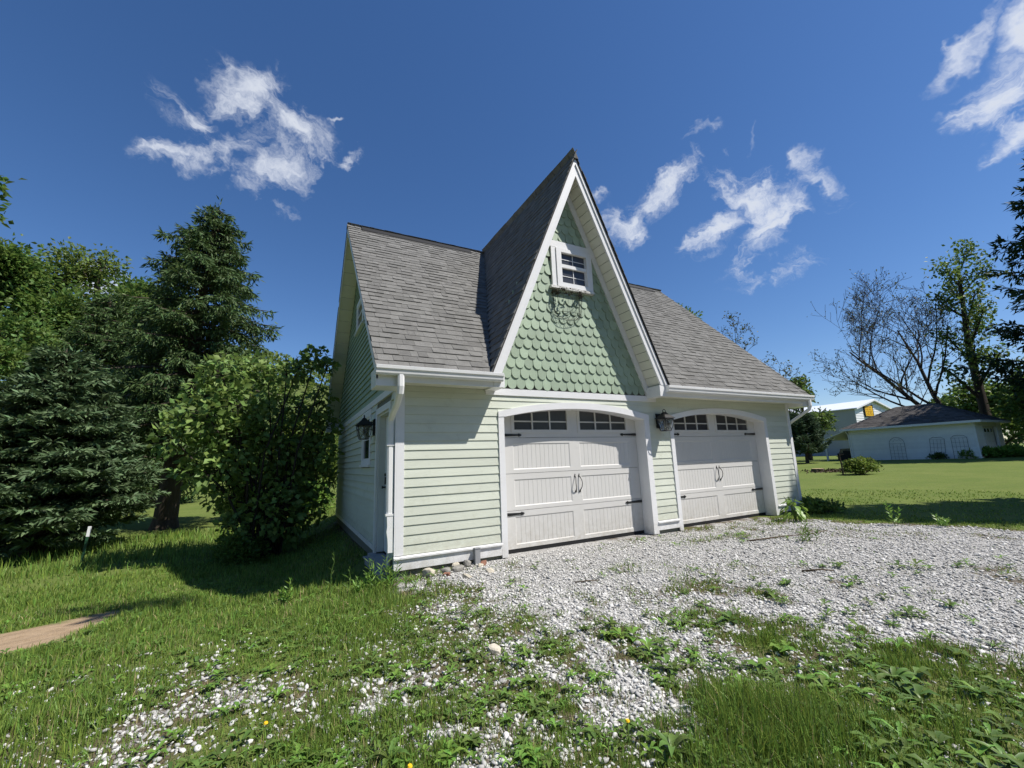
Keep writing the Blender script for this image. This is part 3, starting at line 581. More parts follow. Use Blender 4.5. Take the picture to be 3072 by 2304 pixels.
# side door
root = bpy.data.objects.new('side_door', None); COL.objects.link(root); root.parent = G
mb = MB(); mb.box((-.03,.262,.0),(-.0,.36,2.12)); mb.build('door_trim', M['white'], root)
mb = MB(); mb.box((-.03,1.235,.0),(-.0,1.345,2.12)); mb.build('door_trim', M['white'], root)
mb = MB(); mb.box((-.03,.36,2.03),(-.0,1.235,2.12)); mb.build('door_trim', M['white'], root)
for y0, y1 in ((.362,.392),(1.203,1.233)):
    mb = MB(); mb.box((.002,y0,.02),(.135,y1,2.0)); mb.build('door_jamb', M['sdoor'], root)
mb = MB(); mb.box((.002,.362,2.0),(.135,1.233,2.029)); mb.build('door_jamb', M['sdoor'], root)
mb = MB(); mb.box((.098,.398,.03),(.14,.50,1.99)); mb.box((.098,1.08,.03),(.14,1.197,1.99)); mb.box((.098,.50,.03),(.14,1.08,.95)); mb.box((.098,.50,1.88),(.14,1.08,1.99)); mb.build('door_leaf', M['sdoor'], root)
mb = MB(); mb.box((.118,.50,.95),(.124,1.08,1.88)); mb.build('pane', M['glass'], root)
mb = MB()
for k in (1,2): mb.box((.104,.50+k*.193-.01,.95),(.117,.50+k*.193+.01,1.88))
for k in (1,2):
    for q in range(3): mb.box((.1045,.50+q*.193+(.01 if q else 0),.95+k*.31-.01),(.1165,.50+(q+1)*.193-(.01 if q < 2 else 0),.95+k*.31+.01))
mb.build('window_bars', M['sdoor'], root)
mb = MB(); mb.box((.085,1.11,.98),(.0975,1.16,1.09)); mb.tube([(.0975,1.135,.94),(.06,1.135,.94),(.045,1.135,.94)], [.012,.014,.026], 10); mb.tube([(.0975,1.135,1.12),(.08,1.135,1.12)], .022, 10); mb.build('handle', M['black'], root)
mb = MB(); mb.box((-.10,.25,-.045),(.10,1.36,-.004)); mb.build('sill', M['step'], root)
w = MB(); w.box((-.13,.20,-.45),(-.03,1.42,-.075)); w.box((-.155,.18,-.075),(-.028,1.44,-.055)); P(w, 'door_step', M['step'])

# dormer gable: fish-scale shingles, each one a piece
SC_W, SC_E = .1535, .163
def scale_mesh(v):
    r = random.Random(v); w2 = .0745+r.uniform(-.0015,.0015); th = .013; n = 9
    out = [(-w2,.27),(-w2,.085)]+[(-w2*math.cos(PI*k/n), .085-.085*math.sin(PI*k/n)) for k in range(1, n)]+[(w2,.085),(w2,.27)]
    off = lambda z: .030-(.026/.27)*z
    fr = [(x, -off(z), z) for x, z in out]; bk = [(x, -off(z)+th, z) for x, z in out]; m = len(out)
    mb = MB(); mb.add(fr+bk, [tuple(range(m))]+[(i, i+m, (i+1)%m+m, (i+1)%m) for i in range(m)])
    me = mb.mesh('scale_shingle'); me.materials.append(M['scale']); return me
SM = [scale_mesh(v) for v in range(4)]
zi = 2.312; row = 0
while zi < 5.95:
    half = (6.075-zi)/KD
    n = int(half/SC_W)+2; sh = (row%2)*SC_W/2
    for k in range(-n, n+1):
        x = XD+.02+k*SC_W+sh
        if abs(x-XD) > (6.075-zi-.1)/KD+.05: continue
        if 2.53 < x < 3.33 and 4.05 < zi+.03 < 4.66: continue
        o = obj('scale_shingle', SM[rng.integers(4)], None, G, (x+random.uniform(-.003,.003), 0, zi+random.uniform(-.004,.004)), (random.uniform(-.012,.012), random.uniform(-.02,.02), 0))
    zi += SC_E; row += 1
# dormer window
root = bpy.data.objects.new('window', None); COL.objects.link(root); root.parent = G; root['label'] = 'small white window set high in the fish scale gable'
mb = MB(); mb.box((2.507,-.048,4.085),(2.597,.0,4.786)); mb.build('window_casing', M['white'], root); mb = MB(); mb.box((3.293,-.048,4.085),(3.352,.0,4.786)); mb.build('window_casing', M['white'], root)
mb = MB(); mb.box((2.40,-.05,4.786),(3.46,.0,4.905)); mb.build('head_board', M['white'], root)
mb = MB(); o_ = -.064
mb.box((2.600,o_,4.09),(2.70,.0,4.78)); mb.box((3.225,o_,4.09),(3.290,.0,4.78)); mb.box((2.70,o_,4.715),(3.225,.0,4.78)); mb.box((2.70,o_,4.09),(3.225,.0,4.165)); mb.build('window_frame', M['white'], root)
mb = MB(); mb.box((2.701,-.052,4.44),(3.224,-.01,4.50)); mb.box((2.701,-.03,4.166),(2.725,-.01,4.44)); mb.box((3.2,-.03,4.166),(3.224,-.01,4.44)); mb.box((2.701,-.018,4.5),(2.715,-.01,4.714)); mb.box((3.21,-.018,4.5),(3.224,-.01,4.714)); mb.build('sash', M['white'], root)
mb = MB()
mb.box((2.956,-.022,4.501),(2.966,-.014,4.714)); mb.box((2.956,-.022,4.166),(2.966,-.014,4.439))
for z_ in (4.603, 4.30):
    mb.box((2.716,-.0215,z_-.005),(2.956,-.0145,z_+.005)); mb.box((2.966,-.0215,z_-.005),(3.209,-.0145,z_+.005))
mb.build('window_bars', M['white'], root)
for a, b in ((4.166,4.44),(4.5,4.714)):
    for x0, x1 in ((2.712,2.961),(2.961,3.214)):
        mb = MB(); mb.box((x0,-.012,a),(x1,-.006,b)); mb.build('pane', M['screen'], root)
mb = MB(); mb.prism([(2.455,-.085,4.035),(2.455,.0,4.035),(2.455,.0,4.085),(2.455,-.085,4.072)], (.89,0,0)); mb.build('sill', mat('stained_sill_paint', (.72,.71,.68), .6, .3, noise=.1, nscale=8, dirt=((.09,.085,.06), 11, .50, .95)), root)
# dormer rake boards, soffits, wall trim
RO = .35
for s in (-1, 1):
    X = lambda dx: XD+s*dx
    zend = 2.455
    # rake fascia: outer board and a raised inner strip
    w = MB(); p = [(X(0),-RO,RZ-.02),(X(0),-RO,RZ-.39),(X((RZ-.39-zend)/KD),-RO,zend),(X((RZ-.02-zend)/KD),-RO,zend)]
    if s > 0: p = p[::-1]
    w.prism(p[::-1], (0,.03,0)); P(w, 'rake_board', M['white'])
    w = MB(); p = [(X(0),-RO-.018,RZ-.018),(X(0),-RO-.018,RZ-.17),(X((RZ-.17-zend)/KD),-RO-.018,zend),(X((RZ-.018-zend)/KD),-RO-.018,zend)]
    if s > 0: p = p[::-1]
    w.prism(p[::-1], (0,.0175,0)); P(w, 'rake_molding', M['white'])
    # soffit in panels (V joints between them)
    n = 26
    for i in range(n):
        za, zb = 2.33+(6.04-2.33)*i/n, 2.33+(6.04-2.33)*(i+1)/n-.008
        xa, xb = (6.06-za)/KD, (6.06-zb)/KD
        w = MB(); p = [(X(xa),-RO+.031,za),(X(xa),-.001,za),(X(xb),-.001,zb),(X(xb),-RO+.031,zb)]
        w.prism(p if s > 0 else p[::-1], (s*.02,0,.008)); P(w, 'soffit_panel', M['soffit'])
    # trim board on the wall under the soffit
    w = MB(); p = [(X(0),-.045,6.05),(X(0),-.045,5.80),(X((5.80-2.31)/KD),-.045,2.31),(X((6.05-2.31)/KD),-.045,2.31)]
    if s > 0: p = p[::-1]
    w.prism(p[::-1], (0,.045,0)); P(w, 'rake_frieze', M['white'])
# boxed ends under the dormer rakes
w = MB(); w.box((1.235,-.345,2.262),(1.40,-.001,2.452)); P(w, 'eave_return', M['white2'])
w = MB(); w.box((4.40,-.345,2.262),(4.56,-.001,2.452)); P(w, 'eave_return', M['white2'])

# ------------------------------------------------------------------ roofs
TH = .05
def deck(mb, pts, dz=-TH):
    n = len(pts); mb.add([Vector(p) for p in pts]+[Vector(p)+Vector((0,0,dz)) for p in pts], [tuple(range(n)), tuple(range(2*n-1,n-1,-1))]+[(i, i+n, (i+1)%n+n, (i+1)%n) for i in range(n)])
xv = lambda y: XD-(RZ-zm(y))/KD                          # left valley
roof = bpy.data.objects.new('roof', None); COL.objects.link(roof); roof.parent = G
mb = MB()
deck(mb, [(-OV,EY,EZ),(xv(EY),EY,EZ),(XD,D/2,RZ),(-OV,D/2,RZ)])
deck(mb, [(2*XD-xv(EY),EY,EZ),(W+OV,EY,EZ),(W+OV,D/2,RZ),(XD,D/2,RZ)])
deck(mb, [(W+OV,D-EY,EZ),(-OV,D-EY,EZ),(-OV,D/2,RZ),(W+OV,D/2,RZ)])
yv0 = EY
deck(mb, [(XD,-RO-.03,RZ),(XD,D/2,RZ),(xv(EY),-RO-.03,EZ)])
deck(mb, [(XD,D/2,RZ),(XD,-RO-.03,RZ),(2*XD-xv(EY),-RO-.03,EZ)])
mb.build('roof_deck', M['felt'], roof)
# shingle tabs: u runs along the course, v up the slope
def tab_geo(o3, du, dv, nn, u0, u1, v, ex, lift, skew=0.):
    """a tab of width u1-u0, exposure ex, lower edge lifted off the deck"""
    t0 = .009+lift; b = .004
    pts = []
    for u, vv, h in ((u0,v,t0),(u1,v,t0),(u1,v+ex*1.12,b),(u0,v+ex*1.12,b)): pts.append(o3+du*u+dv*vv+nn*h)
    for u, vv in ((u0,v),(u1,v),(u1,v+ex*1.12),(u0,v+ex*1.12)): pts.append(o3+du*u+dv*vv+nn*.0005)
    return pts, [(0,1,2,3),(0,4,5,1),(1,5,6,2),(2,6,7,3),(3,7,4,0)]
def shingle_plane(o3, du, dv, length, ulim, single=None, ex=.1435, seed=1, name='shingle_field'):
    """ulim(v) -> (u0,u1) at height v; single(course, u) -> True to make that tab its own object"""
    o3, du, dv = Vector(o3), Vector(du).normalized(), Vector(dv).normalized(); nn = du.cross(dv).normalized()
    if nn.z < 0: nn = -nn
    r = random.Random(seed); field = MB(); cnt = 0; v = -.015; c = 0
    while v < length-.02:
        lo, hi = ulim(max(0, v+ex*.4))
        wav = .006*math.sin(c*.9)
        u = lo-r.uniform(0,.25); first = True
        while u < hi:
            wd = r.choice((.10,.13,.16,.19,.22,.26)); a = max(u, lo); b = min(u+wd, hi)
            if b-a > .02:
                lift = r.choice((.001,.009))+r.uniform(0,.003)
                vs, fs = tab_geo(o3, du, dv, nn, a+.002, b-.0005, v+r.uniform(-.004,.004), ex, lift)
                if du.cross(dv).z < 0: fs = [f[::-1] for f in fs]
                if single and cnt < 299 and single(c, a, b):
                    cnt += 1; mb = MB(); mb.add(vs, fs); mb.build('shingle', M['roof'], roof)
                else: field.add(vs, fs)
            u += wd
        v += ex; c += 1
    if field.v: tag(field.build(name, M['roofi'], roof), kind='stuff')
SL = math.hypot(D/2-EY, RZ-EZ); cs_, sn_ = (D/2-EY)/SL, (RZ-EZ)/SL
xvv = lambda v: xv(EY+v*cs_)
shingle_plane((0,EY,EZ), (1,0,0), (0,cs_,sn_), SL, lambda v: (-OV-.012, xvv(v)-.015), single=lambda c, a, b: c < 34, seed=3)
shingle_plane((0,EY,EZ), (1,0,0), (0,cs_,sn_), SL, lambda v: (2*XD-xvv(v)+.015, W+OV+.012), seed=4)
shingle_plane((0,D-EY,EZ), (1,0,0), (0,-cs_,sn_), SL, lambda v: (-OV-.012, W+OV+.012), seed=5)
SD = math.hypot(XD-xv(EY), RZ-EZ); cd_, sd_ = (XD-xv(EY))/SD, (RZ-EZ)/SD
yval = lambda v: EY+(v*sd_)/KM                           # where the valley is at height v of the dormer slope
shingle_plane((xv(EY),0,EZ), (0,1,0), (cd_,0,sd_), SD, lambda v: (-RO-.045, max(-RO, yval(v)-.01)), seed=6)
shingle_plane((2*XD-xv(EY),0,EZ), (0,1,0), (-cd_,0,sd_), SD, lambda v: (-RO-.045, max(-RO, yval(v)-.01)), seed=7)
# the strip of bent shingles lying in the left valley
mb = MB(); r = random.Random(9); v = .0
while v < SL-.15:
    ya, yb = EY+v*cs_, EY+(v+.16)*cs_; za, zb = EZ+v*sn_, EZ+(v+.16)*sn_; xa, xb = xv(ya), xv(yb); j = r.uniform(-.01,.01)
    q = [(xa-.12+j,ya,za+.018),(xa+.005,ya,za+.022),(xb+.005,yb,zb+.012),(xb-.12+j,yb,zb+.010)]
    mb.add(q+[(a,b,c-.012) for a, b, c in q], [(0,1,2,3),(0,4,5,1),(3,2,6,7),(0,3,7,4)]); v += .15
tag(mb.build('valley_shingles', M['roofi'], roof), kind='stuff')
# ridge caps and vent
def caps(p0, p1, k, name):
    p0, p1 = Vector(p0), Vector(p1); L_ = (p1-p0).length; d = (p1-p0).normalized(); side = Vector((-d.y, d.x, 0)); mb = MB(); s = 0; r = random.Random(2)
    while s < L_-.05:
        e = min(s+.19, L_); h0, h1 = .028+r.uniform(0,.004), .014; wd = .13
        vs = []
        for t, h in ((s,h0),(e,h1)):
            c = p0+d*t
            for q in (-1, 0, 1): vs.append(c+side*q*wd/math.hypot(1,k)+Vector((0,0,h-(abs(q)*wd*k/math.hypot(1,k)))))
        mb.add(vs, [(0,3,4,1),(1,4,5,2),(0,1,2)]); s += .15
    tag(mb.build(name, M['roofi'], roof), kind='stuff')
caps((-OV-.015,D/2,RZ+.004), (XD-.1,D/2,RZ+.004), KM, 'ridge_caps'); caps((XD+.1,D/2,RZ+.004), (W+OV+.015,D/2,RZ+.004), KM, 'ridge_caps'); caps((XD,-RO-.05,RZ+.004), (XD,D/2,RZ+.004), KD, 'ridge_caps')
mb = MB()
for s in (-1, 1): mb.prism([(-.05,D/2,RZ+.055),(-.05,D/2,RZ+.02),(-.05,D/2+s*.15,RZ+.02-.15*KM),(-.05,D/2+s*.15,RZ+.05-.15*KM)][::-s], (2.55,0,0))
mb.build('ridge_vent', M['vent'], roof)
mb = MB()
for s in (-1, 1): mb.prism([(3.3,D/2,RZ+.055),(3.3,D/2,RZ+.02),(3.3,D/2+s*.15,RZ+.02-.15*KM),(3.3,D/2+s*.15,RZ+.05-.15*KM)][::-s], (W+OV-3.3-.4,0,0))
mb.build('ridge_vent', M['vent'], roof)
# gable-end overhangs: fascia boards, sloping soffit panels, boxed returns
for xa, sgn in ((-OV, 1), (W+OV, -1)):
    for s in (-1, 1):
        Y = lambda dy: D/2+s*dy
        dmax = D/2-EY-.02
        w = MB(); p = [(xa,Y(0),RZ-.012),(xa,Y(dmax),EZ-.0),(xa,Y(dmax),EZ-.15),(xa,Y(0),RZ-.165)]
        if s*sgn > 0: p = p[::-1]
        w.prism(p, (sgn*.022,0,0)); P(w, 'gable_fascia', M['white'])
        if sgn > 0:
            n = 18
            for i in range(n):
                d0, d1 = dmax*i/n+.004, dmax*(i+1)/n-.004
                w = MB(); p = [(xa+.023,Y(d0),RZ-.15-KM*d0),(xa+.023,Y(d1),RZ-.15-KM*d1),(-.018,Y(d1),RZ-.15-KM*d1),(-.018,Y(d0),RZ-.15-KM*d0)]
                w.prism(p[::-s], (0,0,.008)); P(w, 'soffit_panel', M['soffit'])
    x0, x1 = (xa+.001, -.002) if sgn > 0 else (W+.002, xa-.001)
    w = MB(); w.box((x0,-.34,2.205),(x1,.02,2.43)); P(w, 'eave_return', M['white2'])
    w = MB(); w.box((x0,D-.02,2.205),(x1,D+.34,2.43)); P(w, 'eave_return', M['white2'])
# eave soffits, fascias and gutters
def gutter(xa, xb, parts_name='gutter', dz=0.):
    w = MB(); x = (xa, xb); prof = [(-.337,2.44),(-.337,2.338),(-.352,2.332),(-.405,2.332),(-.418,2.352),(-.424,2.39),(-.437,2.405),(-.440,2.442),(-.432,2.446),(-.430,2.41),(-.416,2.395),(-.41,2.355),(-.402,2.342),(-.352,2.342),(-.343,2.346),(-.343,2.44)]
    w.prism([(xa,y,z+dz) for y, z in prof][::-1], (xb-xa,0,0))
    for xe in (xa, xb): w.prism([(xe-.001,y,z+dz) for y, z in prof[:9]][::-1], (.003,0,0))
    P(w, parts_name, M['white2'])
gutter(-.345, 1.345); gutter(4.53, 9.075)
for xa, xb in ((.001,1.234),(4.561,W-.001)):
    w = MB(); w.box((xa,-.335,2.262),(xb,-.318,2.40)); P(w, 'fascia', M['white2'])
    n = max(1, round((xb-xa)/.305)); st = (xb-xa)/n
    for i in range(n):
        w = MB(); w.box((xa+i*st+.003,-.317,2.287),(xa+(i+1)*st-.003,-.003,2.297)); P(w, 'soffit_panel', M['soffit'])
# downspouts
def downspout(pts, wx=.04, wy=.03, name='downspout', tail=None):
    w = MB(); pts = [Vector(p) for p in pts]; vs = []
    for i, p in enumerate(pts):
        t = (pts[min(i+1,len(pts)-1)]-pts[max(i-1,0)]).normalized(); b = Vector((1,0,0)); c = t.cross(b).normalized(); b = c.cross(t).normalized()
        for q in range(8):
            a = PI/4*q+PI/8; ex = math.copysign(min(abs(math.cos(a))*1.3, 1), math.cos(a)); ey = math.copysign(min(abs(math.sin(a))*1.3, 1), math.sin(a))
            vs.append(p+b*ex*wx+c*ey*wy)
    n = len(pts); w.add(vs, [(i*8+k, (i+1)*8+k, (i+1)*8+(k+1)%8, i*8+(k+1)%8) for i in range(n-1) for k in range(8)]+[tuple(range(8)), tuple((n-1)*8+k for k in range(7,-1,-1))])
    return P(w, name, M['white2'])
o = downspout([(-.045,-.385,2.345),(-.045,-.388,2.20),(-.047,-.37,2.12),(-.055,-.24,2.00),(-.07,-.06,1.89),(-.075,.01,1.83),(-.075,.025,1.76),(-.072,.025,.66)])
w = MB()
prof = [(.64,.040,.0),(.60,.048,-.006),(.52,.038,.004),(.46,.046,-.012),(.38,.035,.006),(.30,.044,.004),(.215,.034,.01)]
vs = []
for z_, hw_, dx in prof:
    for (a, b) in ((-hw_,-.03),(hw_,-.03),(hw_,.028),(-hw_,.028)): vs.append((-.068+dx+a+(.016 if a < 0 and hw_ > .04 else 0), .022+b, z_))
w.add(vs, [(i*4+k, i*4+(k+1)%4, (i+1)*4+(k+1)%4, (i+1)*4+k) for i in range(6) for k in range(4)]+[(0,3,2,1)]); P(w, 'downspout_end', M['white2'], label='bent and torn lower end of the corner downspout')
w = MB(); w.box((-.125,-.012,.645),(-.022,.058,.668)); w.box((-.123,-.012,1.50),(-.022,.058,1.512)); P(w, 'strap', M['white2'])
downspout([(8.93,-.385,2.345),(8.93,-.388,2.22),(8.92,-.36,2.14),(8.86,-.20,2.02),(8.80,-.02,1.90),(8.79,.05,1.84),(8.79,.06,1.76),(8.79,.06,.15)])
# grey stub standing against the base board
w = MB(); w.box((1.01,-.10,-.12),(1.08,-.03,.14)); w.box((1.005,-.105,.14),(1.085,-.028,.152)); P(w, 'drain_stub', M['step'])

# ------------------------------------------------------------------ lanterns and the wire basket
def lantern(loc, rotz, label):
    t = thing('wall_lantern', label, 'wall lantern', loc, 'wall lanterns'); t.rotation_euler = (0,0,rotz)
    B = M['black']
    mb = MB(); mb.box((-.055,-.022,-.06),(.055,-.0,.20)); mb.box((-.042,-.03,-.045),(.042,-.0225,.185)); mb.build('back_plate', B, t)
    mb = MB(); mb.tube([(0,-.03,.14),(0,-.08,.155),(0,-.13,.165),(0,-.165,.155)], .010, 8); mb.tube([(0,-.03,.02),(0,-.05,.035),(0,-.07,.03)], .008, 6); mb.build('arm', B, t)
    mb = MB(); mb.tube([(.034*math.cos(a),-.165,.222+.040*math.sin(a)) for a in np.linspace(-.35,PI+.35,11)], .006, 6); mb.build('hanging_loop', B, t)
    mb = MB(); c = (0,-.165)
    mb.frustum(c, .170, .215, .05, .022); mb.frustum(c, .110, .170, .118, .055); mb.frustum(c, .098, .110, .125, .120); mb.build('cap', B, t)
    mb = MB(); zt, zb, wt, wb = .097, -.115, .100, .060
    for sx in (-1,1):
        for sy in (-1,1): mb.tube([(sx*wt,-.165+sy*wt,zt),(sx*(wt*.86),-.165+sy*wt*.86,-.04),(sx*wb,-.165+sy*wb,zb)], .0065, 5)
    for z_, q in ((zb,wb),(zt-.004,wt)):
        pts = [(-q,-.165-q,z_),(q,-.165-q,z_),(q,-.165+q,z_),(-q,-.165+q,z_)]
        for a, b in zip(pts, pts[1:]+pts[:1]): mb.tube([a,b], .0065, 5)
    mb.build('frame', B, t)
    mb = MB()
    for sx, sy in ((0,-1),(1,0),(-1,0)):
        def pt(u, z_):
            q = wb+(wt-wb)*(z_-zb)/(zt-zb)+.003
            return (u*q*.9 if sx == 0 else sx*q, -.165+(sy*q if sx == 0 else u*q*.9), z_)
        for s in (-1,1): mb.tube([pt(-s,zb+.02),pt(-s*.12,-.02),pt(s*.12,0.0),pt(s,zt-.02)], .0035, 4)
        mb.tube([pt(-.06,-.012),pt(.06,-.012)], .008, 5)
    mb.build('cross_bars', B, t)
    mb = MB(); wt2, wb2 = wt-.007, wb-.006
    v = [(-wb2,-.165-wb2,zb),(wb2,-.165-wb2,zb),(wb2,-.165+wb2,zb),(-wb2,-.165+wb2,zb),(-wt2,-.165-wt2,zt),(wt2,-.165-wt2,zt),(wt2,-.165+wt2,zt),(-wt2,-.165+wt2,zt)]
    mb.add(v, [(0,1,5,4),(1,2,6,5),(2,3,7,6),(3,0,4,7)]); mb.build('glass', M['lglass'], t)
    mb = MB(); mb.tube([(0,-.165,.09),(0,-.165,.05)], .016, 8); mb.tube([(0,-.165,.05),(0,-.165,.02),(0,-.165,-.03),(0,-.165,-.05)], [.011,.024,.016,.003], 8); mb.build('bulb', mat('bulb_glass', (.7,.7,.66), .3, .5), t)
lantern((4.64,-.003,1.795), 0, 'black wall lantern between the two white garage doors')
lantern((-.018,1.46,1.79), -PI/2, 'black wall lantern on the shaded side wall by the narrow side door')

t = thing('hay_rack_planter', 'empty black wire planter hung under the small gable window, with dead moss', 'planter', (2.78,-.02,0))
mb = MB(); nrib = 11
def rk(a, z_, top):                                     # half-basket: a along the front from 0 to pi
    s = (z_-3.545)/(3.985-3.545); g = .35+.65*min(1, s)**.55
    return (-.30*math.cos(a)*(.86+.14*s), -.012-.19*math.sin(a)*g, z_)
for k in range(nrib):
    a = .06+(PI-.12)*k/(nrib-1); mb.tube([rk(a, z_, 1) for z_ in np.linspace(3.985, 3.60, 6)]+[(rk(a,3.6,1)[0]*.8, -.014, 3.55-.02*math.sin(a))], .0021, 4)
for z_ in (3.985, 3.90, 3.62): mb.tube([rk(a, z_, 1) for a in np.linspace(.02, PI-.02, 15)], .0036, 5)
mb.tube([(-.3,-.012,3.985),(.3,-.012,3.985)], .0035, 5); mb.tube([(-.27,-.012,3.985),(-.25,-.012,3.62),(-.18,-.012,3.56),(0,-.012,3.53),(.18,-.012,3.56),(.25,-.012,3.62),(.27,-.012,3.985)], .0035, 5)
mb.build('wire_frame', M['black'], t)
mb = MB(); r = random.Random(4)
for k in range(45):
    a = r.uniform(.1, PI-.1); p = Vector(rk(a, r.uniform(3.94, 4.01), 1)); q = r.uniform(.015,.035); p.y = p.y*r.uniform(.3,.95)
    d = Vector((r.uniform(-1,1),r.uniform(-1,1),r.uniform(-.7,.7))).normalized()*q
    mb.tube([p-d, p, p+d], [.004, r.uniform(.01,.022), .004], 5)
mb.build('moss_liner', M['moss'], t)

# ------------------------------------------------------------------ stones and bits by the foundation
def rock(name, x, y, sx, sy, sz, m, label, cat, group=None, seed=0, boxy=False):
    r = random.Random(seed); bm = bmesh.new()
    if boxy:
        bmesh.ops.create_cube(bm, size=2); bmesh.ops.bevel(bm, geom=list(bm.edges), offset=.14, segments=1, affect='EDGES')
    else: bmesh.ops.create_icosphere(bm, subdivisions=2, radius=1)
    for v in bm.verts:
        n = 1+r.uniform(-.16,.16); v.co *= n
        if not boxy: v.co.x = math.copysign(abs(v.co.x)**.75, v.co.x); v.co.y = math.copysign(abs(v.co.y)**.75, v.co.y); v.co.z = math.copysign(abs(v.co.z)**.8, v.co.z)
        v.co = Vector((v.co.x*sx, v.co.y*sy, v.co.z*sz))
    me = bpy.data.meshes.new(name); bm.to_mesh(me); bm.free()
    o = obj(name, me, m, None, (x, y, gz1(x, y)+sz*.45), (r.uniform(-.25,.25), r.uniform(-.25,.25), r.uniform(0,3)))
    return tag(o, label, cat, group)
rock('rock', .36, -.20, .085, .06, .06, M['rock'], 'largest cream stone lying by the foundation, nearest the corner', 'rock', 'rubble by the foundation', 1)
rock('rock', .74, -.10, .055, .045, .045, M['rock'], 'tan stone at the back of the rubble against the foundation', 'rock', 'rubble by the foundation', 2)
rock('rock', .90, -.09, .06, .045, .055, M['greyrock'], 'upright grey stone in the rubble left of the grey stub', 'rock', 'rubble by the foundation', 3)
rock('rock', .72, -.23, .09, .06, .04, M['greyrock'], 'flat grey slab in the middle of the rubble', 'rock', 'rubble by the foundation', 4)
rock('rock', .57, -.22, .055, .06, .04, M['greyrock'], 'small grey stone just behind the red brick chip', 'rock', 'rubble by the foundation', 5)
rock('brick_fragment', .53, -.36, .035, .028, .022, M['brick'], 'little red brick chip in front of the grey stones', 'brick', 'rubble by the foundation', 6, True)
rock('brick_fragment', 1.09, -.16, .055, .035, .024, M['brick'], 'red half brick lying at the foot of the grey stub', 'brick', 'rubble by the foundation', 7, True)
rock('rock', 1.02, -.24, .055, .038, .028, M['rock'], 'cream stone in front of the red half brick', 'rock', 'rubble by the foundation', 8)
rock('rock', .70, -.60, .075, .04, .022, M['rock'], 'flat pale stone lying out on the gravel by the grass edge', 'rock', 'rubble by the foundation', 9)
rock('rock', 1.02, -.53, .07, .045, .022, M['rock'], 'flat pale stone out on the gravel right of the rubble', 'rock', 'rubble by the foundation', 10)
rock('rock', .12, -2.55, .05, .035, .035, M['rock'], 'brown tinted stone standing in the patchy grass', 'rock', None, 11)
def twig(pts, r0, label):
    mb = MB(); q = [(x, y, gz1(x, y)+.012+dz) for x, y, dz in pts]; mb.tube(q, [r0*(1-.6*i/(len(q)-1)) for i in range(len(q))], 5)
    tag(mb.build('fallen_twig', M['twig'], None, True), label, 'twig', 'fallen twigs on the gravel')
twig([(4.9,-1.25,0),(5.3,-1.35,.01),(5.7,-1.38,.006),(6.1,-1.5,.0),(6.55,-1.52,.01)], .012, 'long thin twig lying across the gravel before the right door')
twig([(3.8,-2.6,0),(3.95,-2.72,.02),(4.1,-2.78,0)], .012, 'short dark stick lying out on the open gravel')
twig([(1.55,-1.5,0),(1.7,-1.58,.01),(1.82,-1.6,0)], .008, 'short dark twig on the gravel before the left door')

# ------------------------------------------------------------------ foliage builders
def leaf_geo(P_, D_, N_, L_, W_, fold=.25, quads=False):
    """diamond leaves folded on the midrib: base, two sides, tip"""
    P_ = np.asarray(P_); n = len(P_); D_ = D_/np.linalg.norm(D_, axis=1, keepdims=True)
    S_ = np.cross(D_, N_); S_ /= np.maximum(np.linalg.norm(S_, axis=1, keepdims=True), 1e-6); N2 = np.cross(S_, D_)
    L_ = np.broadcast_to(L_, (n,))[:,None]; W_ = np.broadcast_to(W_, (n,))[:,None]
    mid = P_+D_*L_*.42
    V = np.stack([P_, mid-S_*W_*.5+N2*W_*fold, P_+D_*L_, mid+S_*W_*.5+N2*W_*fold], 1).reshape(-1, 3)
    b = np.arange(n)[:,None]*4
    F = np.concatenate([b+np.array([[0,2,1]]), b+np.array([[0,3,2]])], 1).reshape(-1, 3)
    return V, F
def join(parts):
    Vs, Fs, o = [], [], 0
    for V, F in parts: Vs.append(V); Fs.append(F+o); o += len(V)
    return np.concatenate(Vs), np.concatenate(Fs)
def rnd_dir(n, zb=0., r=rng):
    d = r.normal(size=(n,3)); d[:,2] += zb; return d/np.linalg.norm(d, axis=1, keepdims=True)
def tubes(segs, n=5):
    """segs: array rows (p0 3, p1 3, r0, r1) -> n-sided tubes"""
    S = np.asarray(segs, float); A, B, ra, rb = S[:,0:3], S[:,3:6], S[:,6], S[:,7]
    T = B-A; T /= np.maximum(np.linalg.norm(T, axis=1, keepdims=True), 1e-9); ref = np.where(np.abs(T[:,2:3]) > .9, [[1,0,0]], [[0,0,1]]); U = np.cross(T, ref); U /= np.linalg.norm(U, axis=1, keepdims=True); Wv = np.cross(T, U)
    an = np.arange(n)*2*PI/n; c = np.cos(an)[None,:,None]; s = np.sin(an)[None,:,None]; R = U[:,None]*c+Wv[:,None]*s
    V = np.concatenate([A[:,None]+R*ra[:,None,None], B[:,None]+R*rb[:,None,None]], 1).reshape(-1, 3)
    k = np.arange(n); f = np.stack([k, (k+1)%n, (k+1)%n+n, k+n], -1)
    F = (np.arange(len(S))[:,None,None]*2*n+f[None]).reshape(-1, 4)
    return V, F
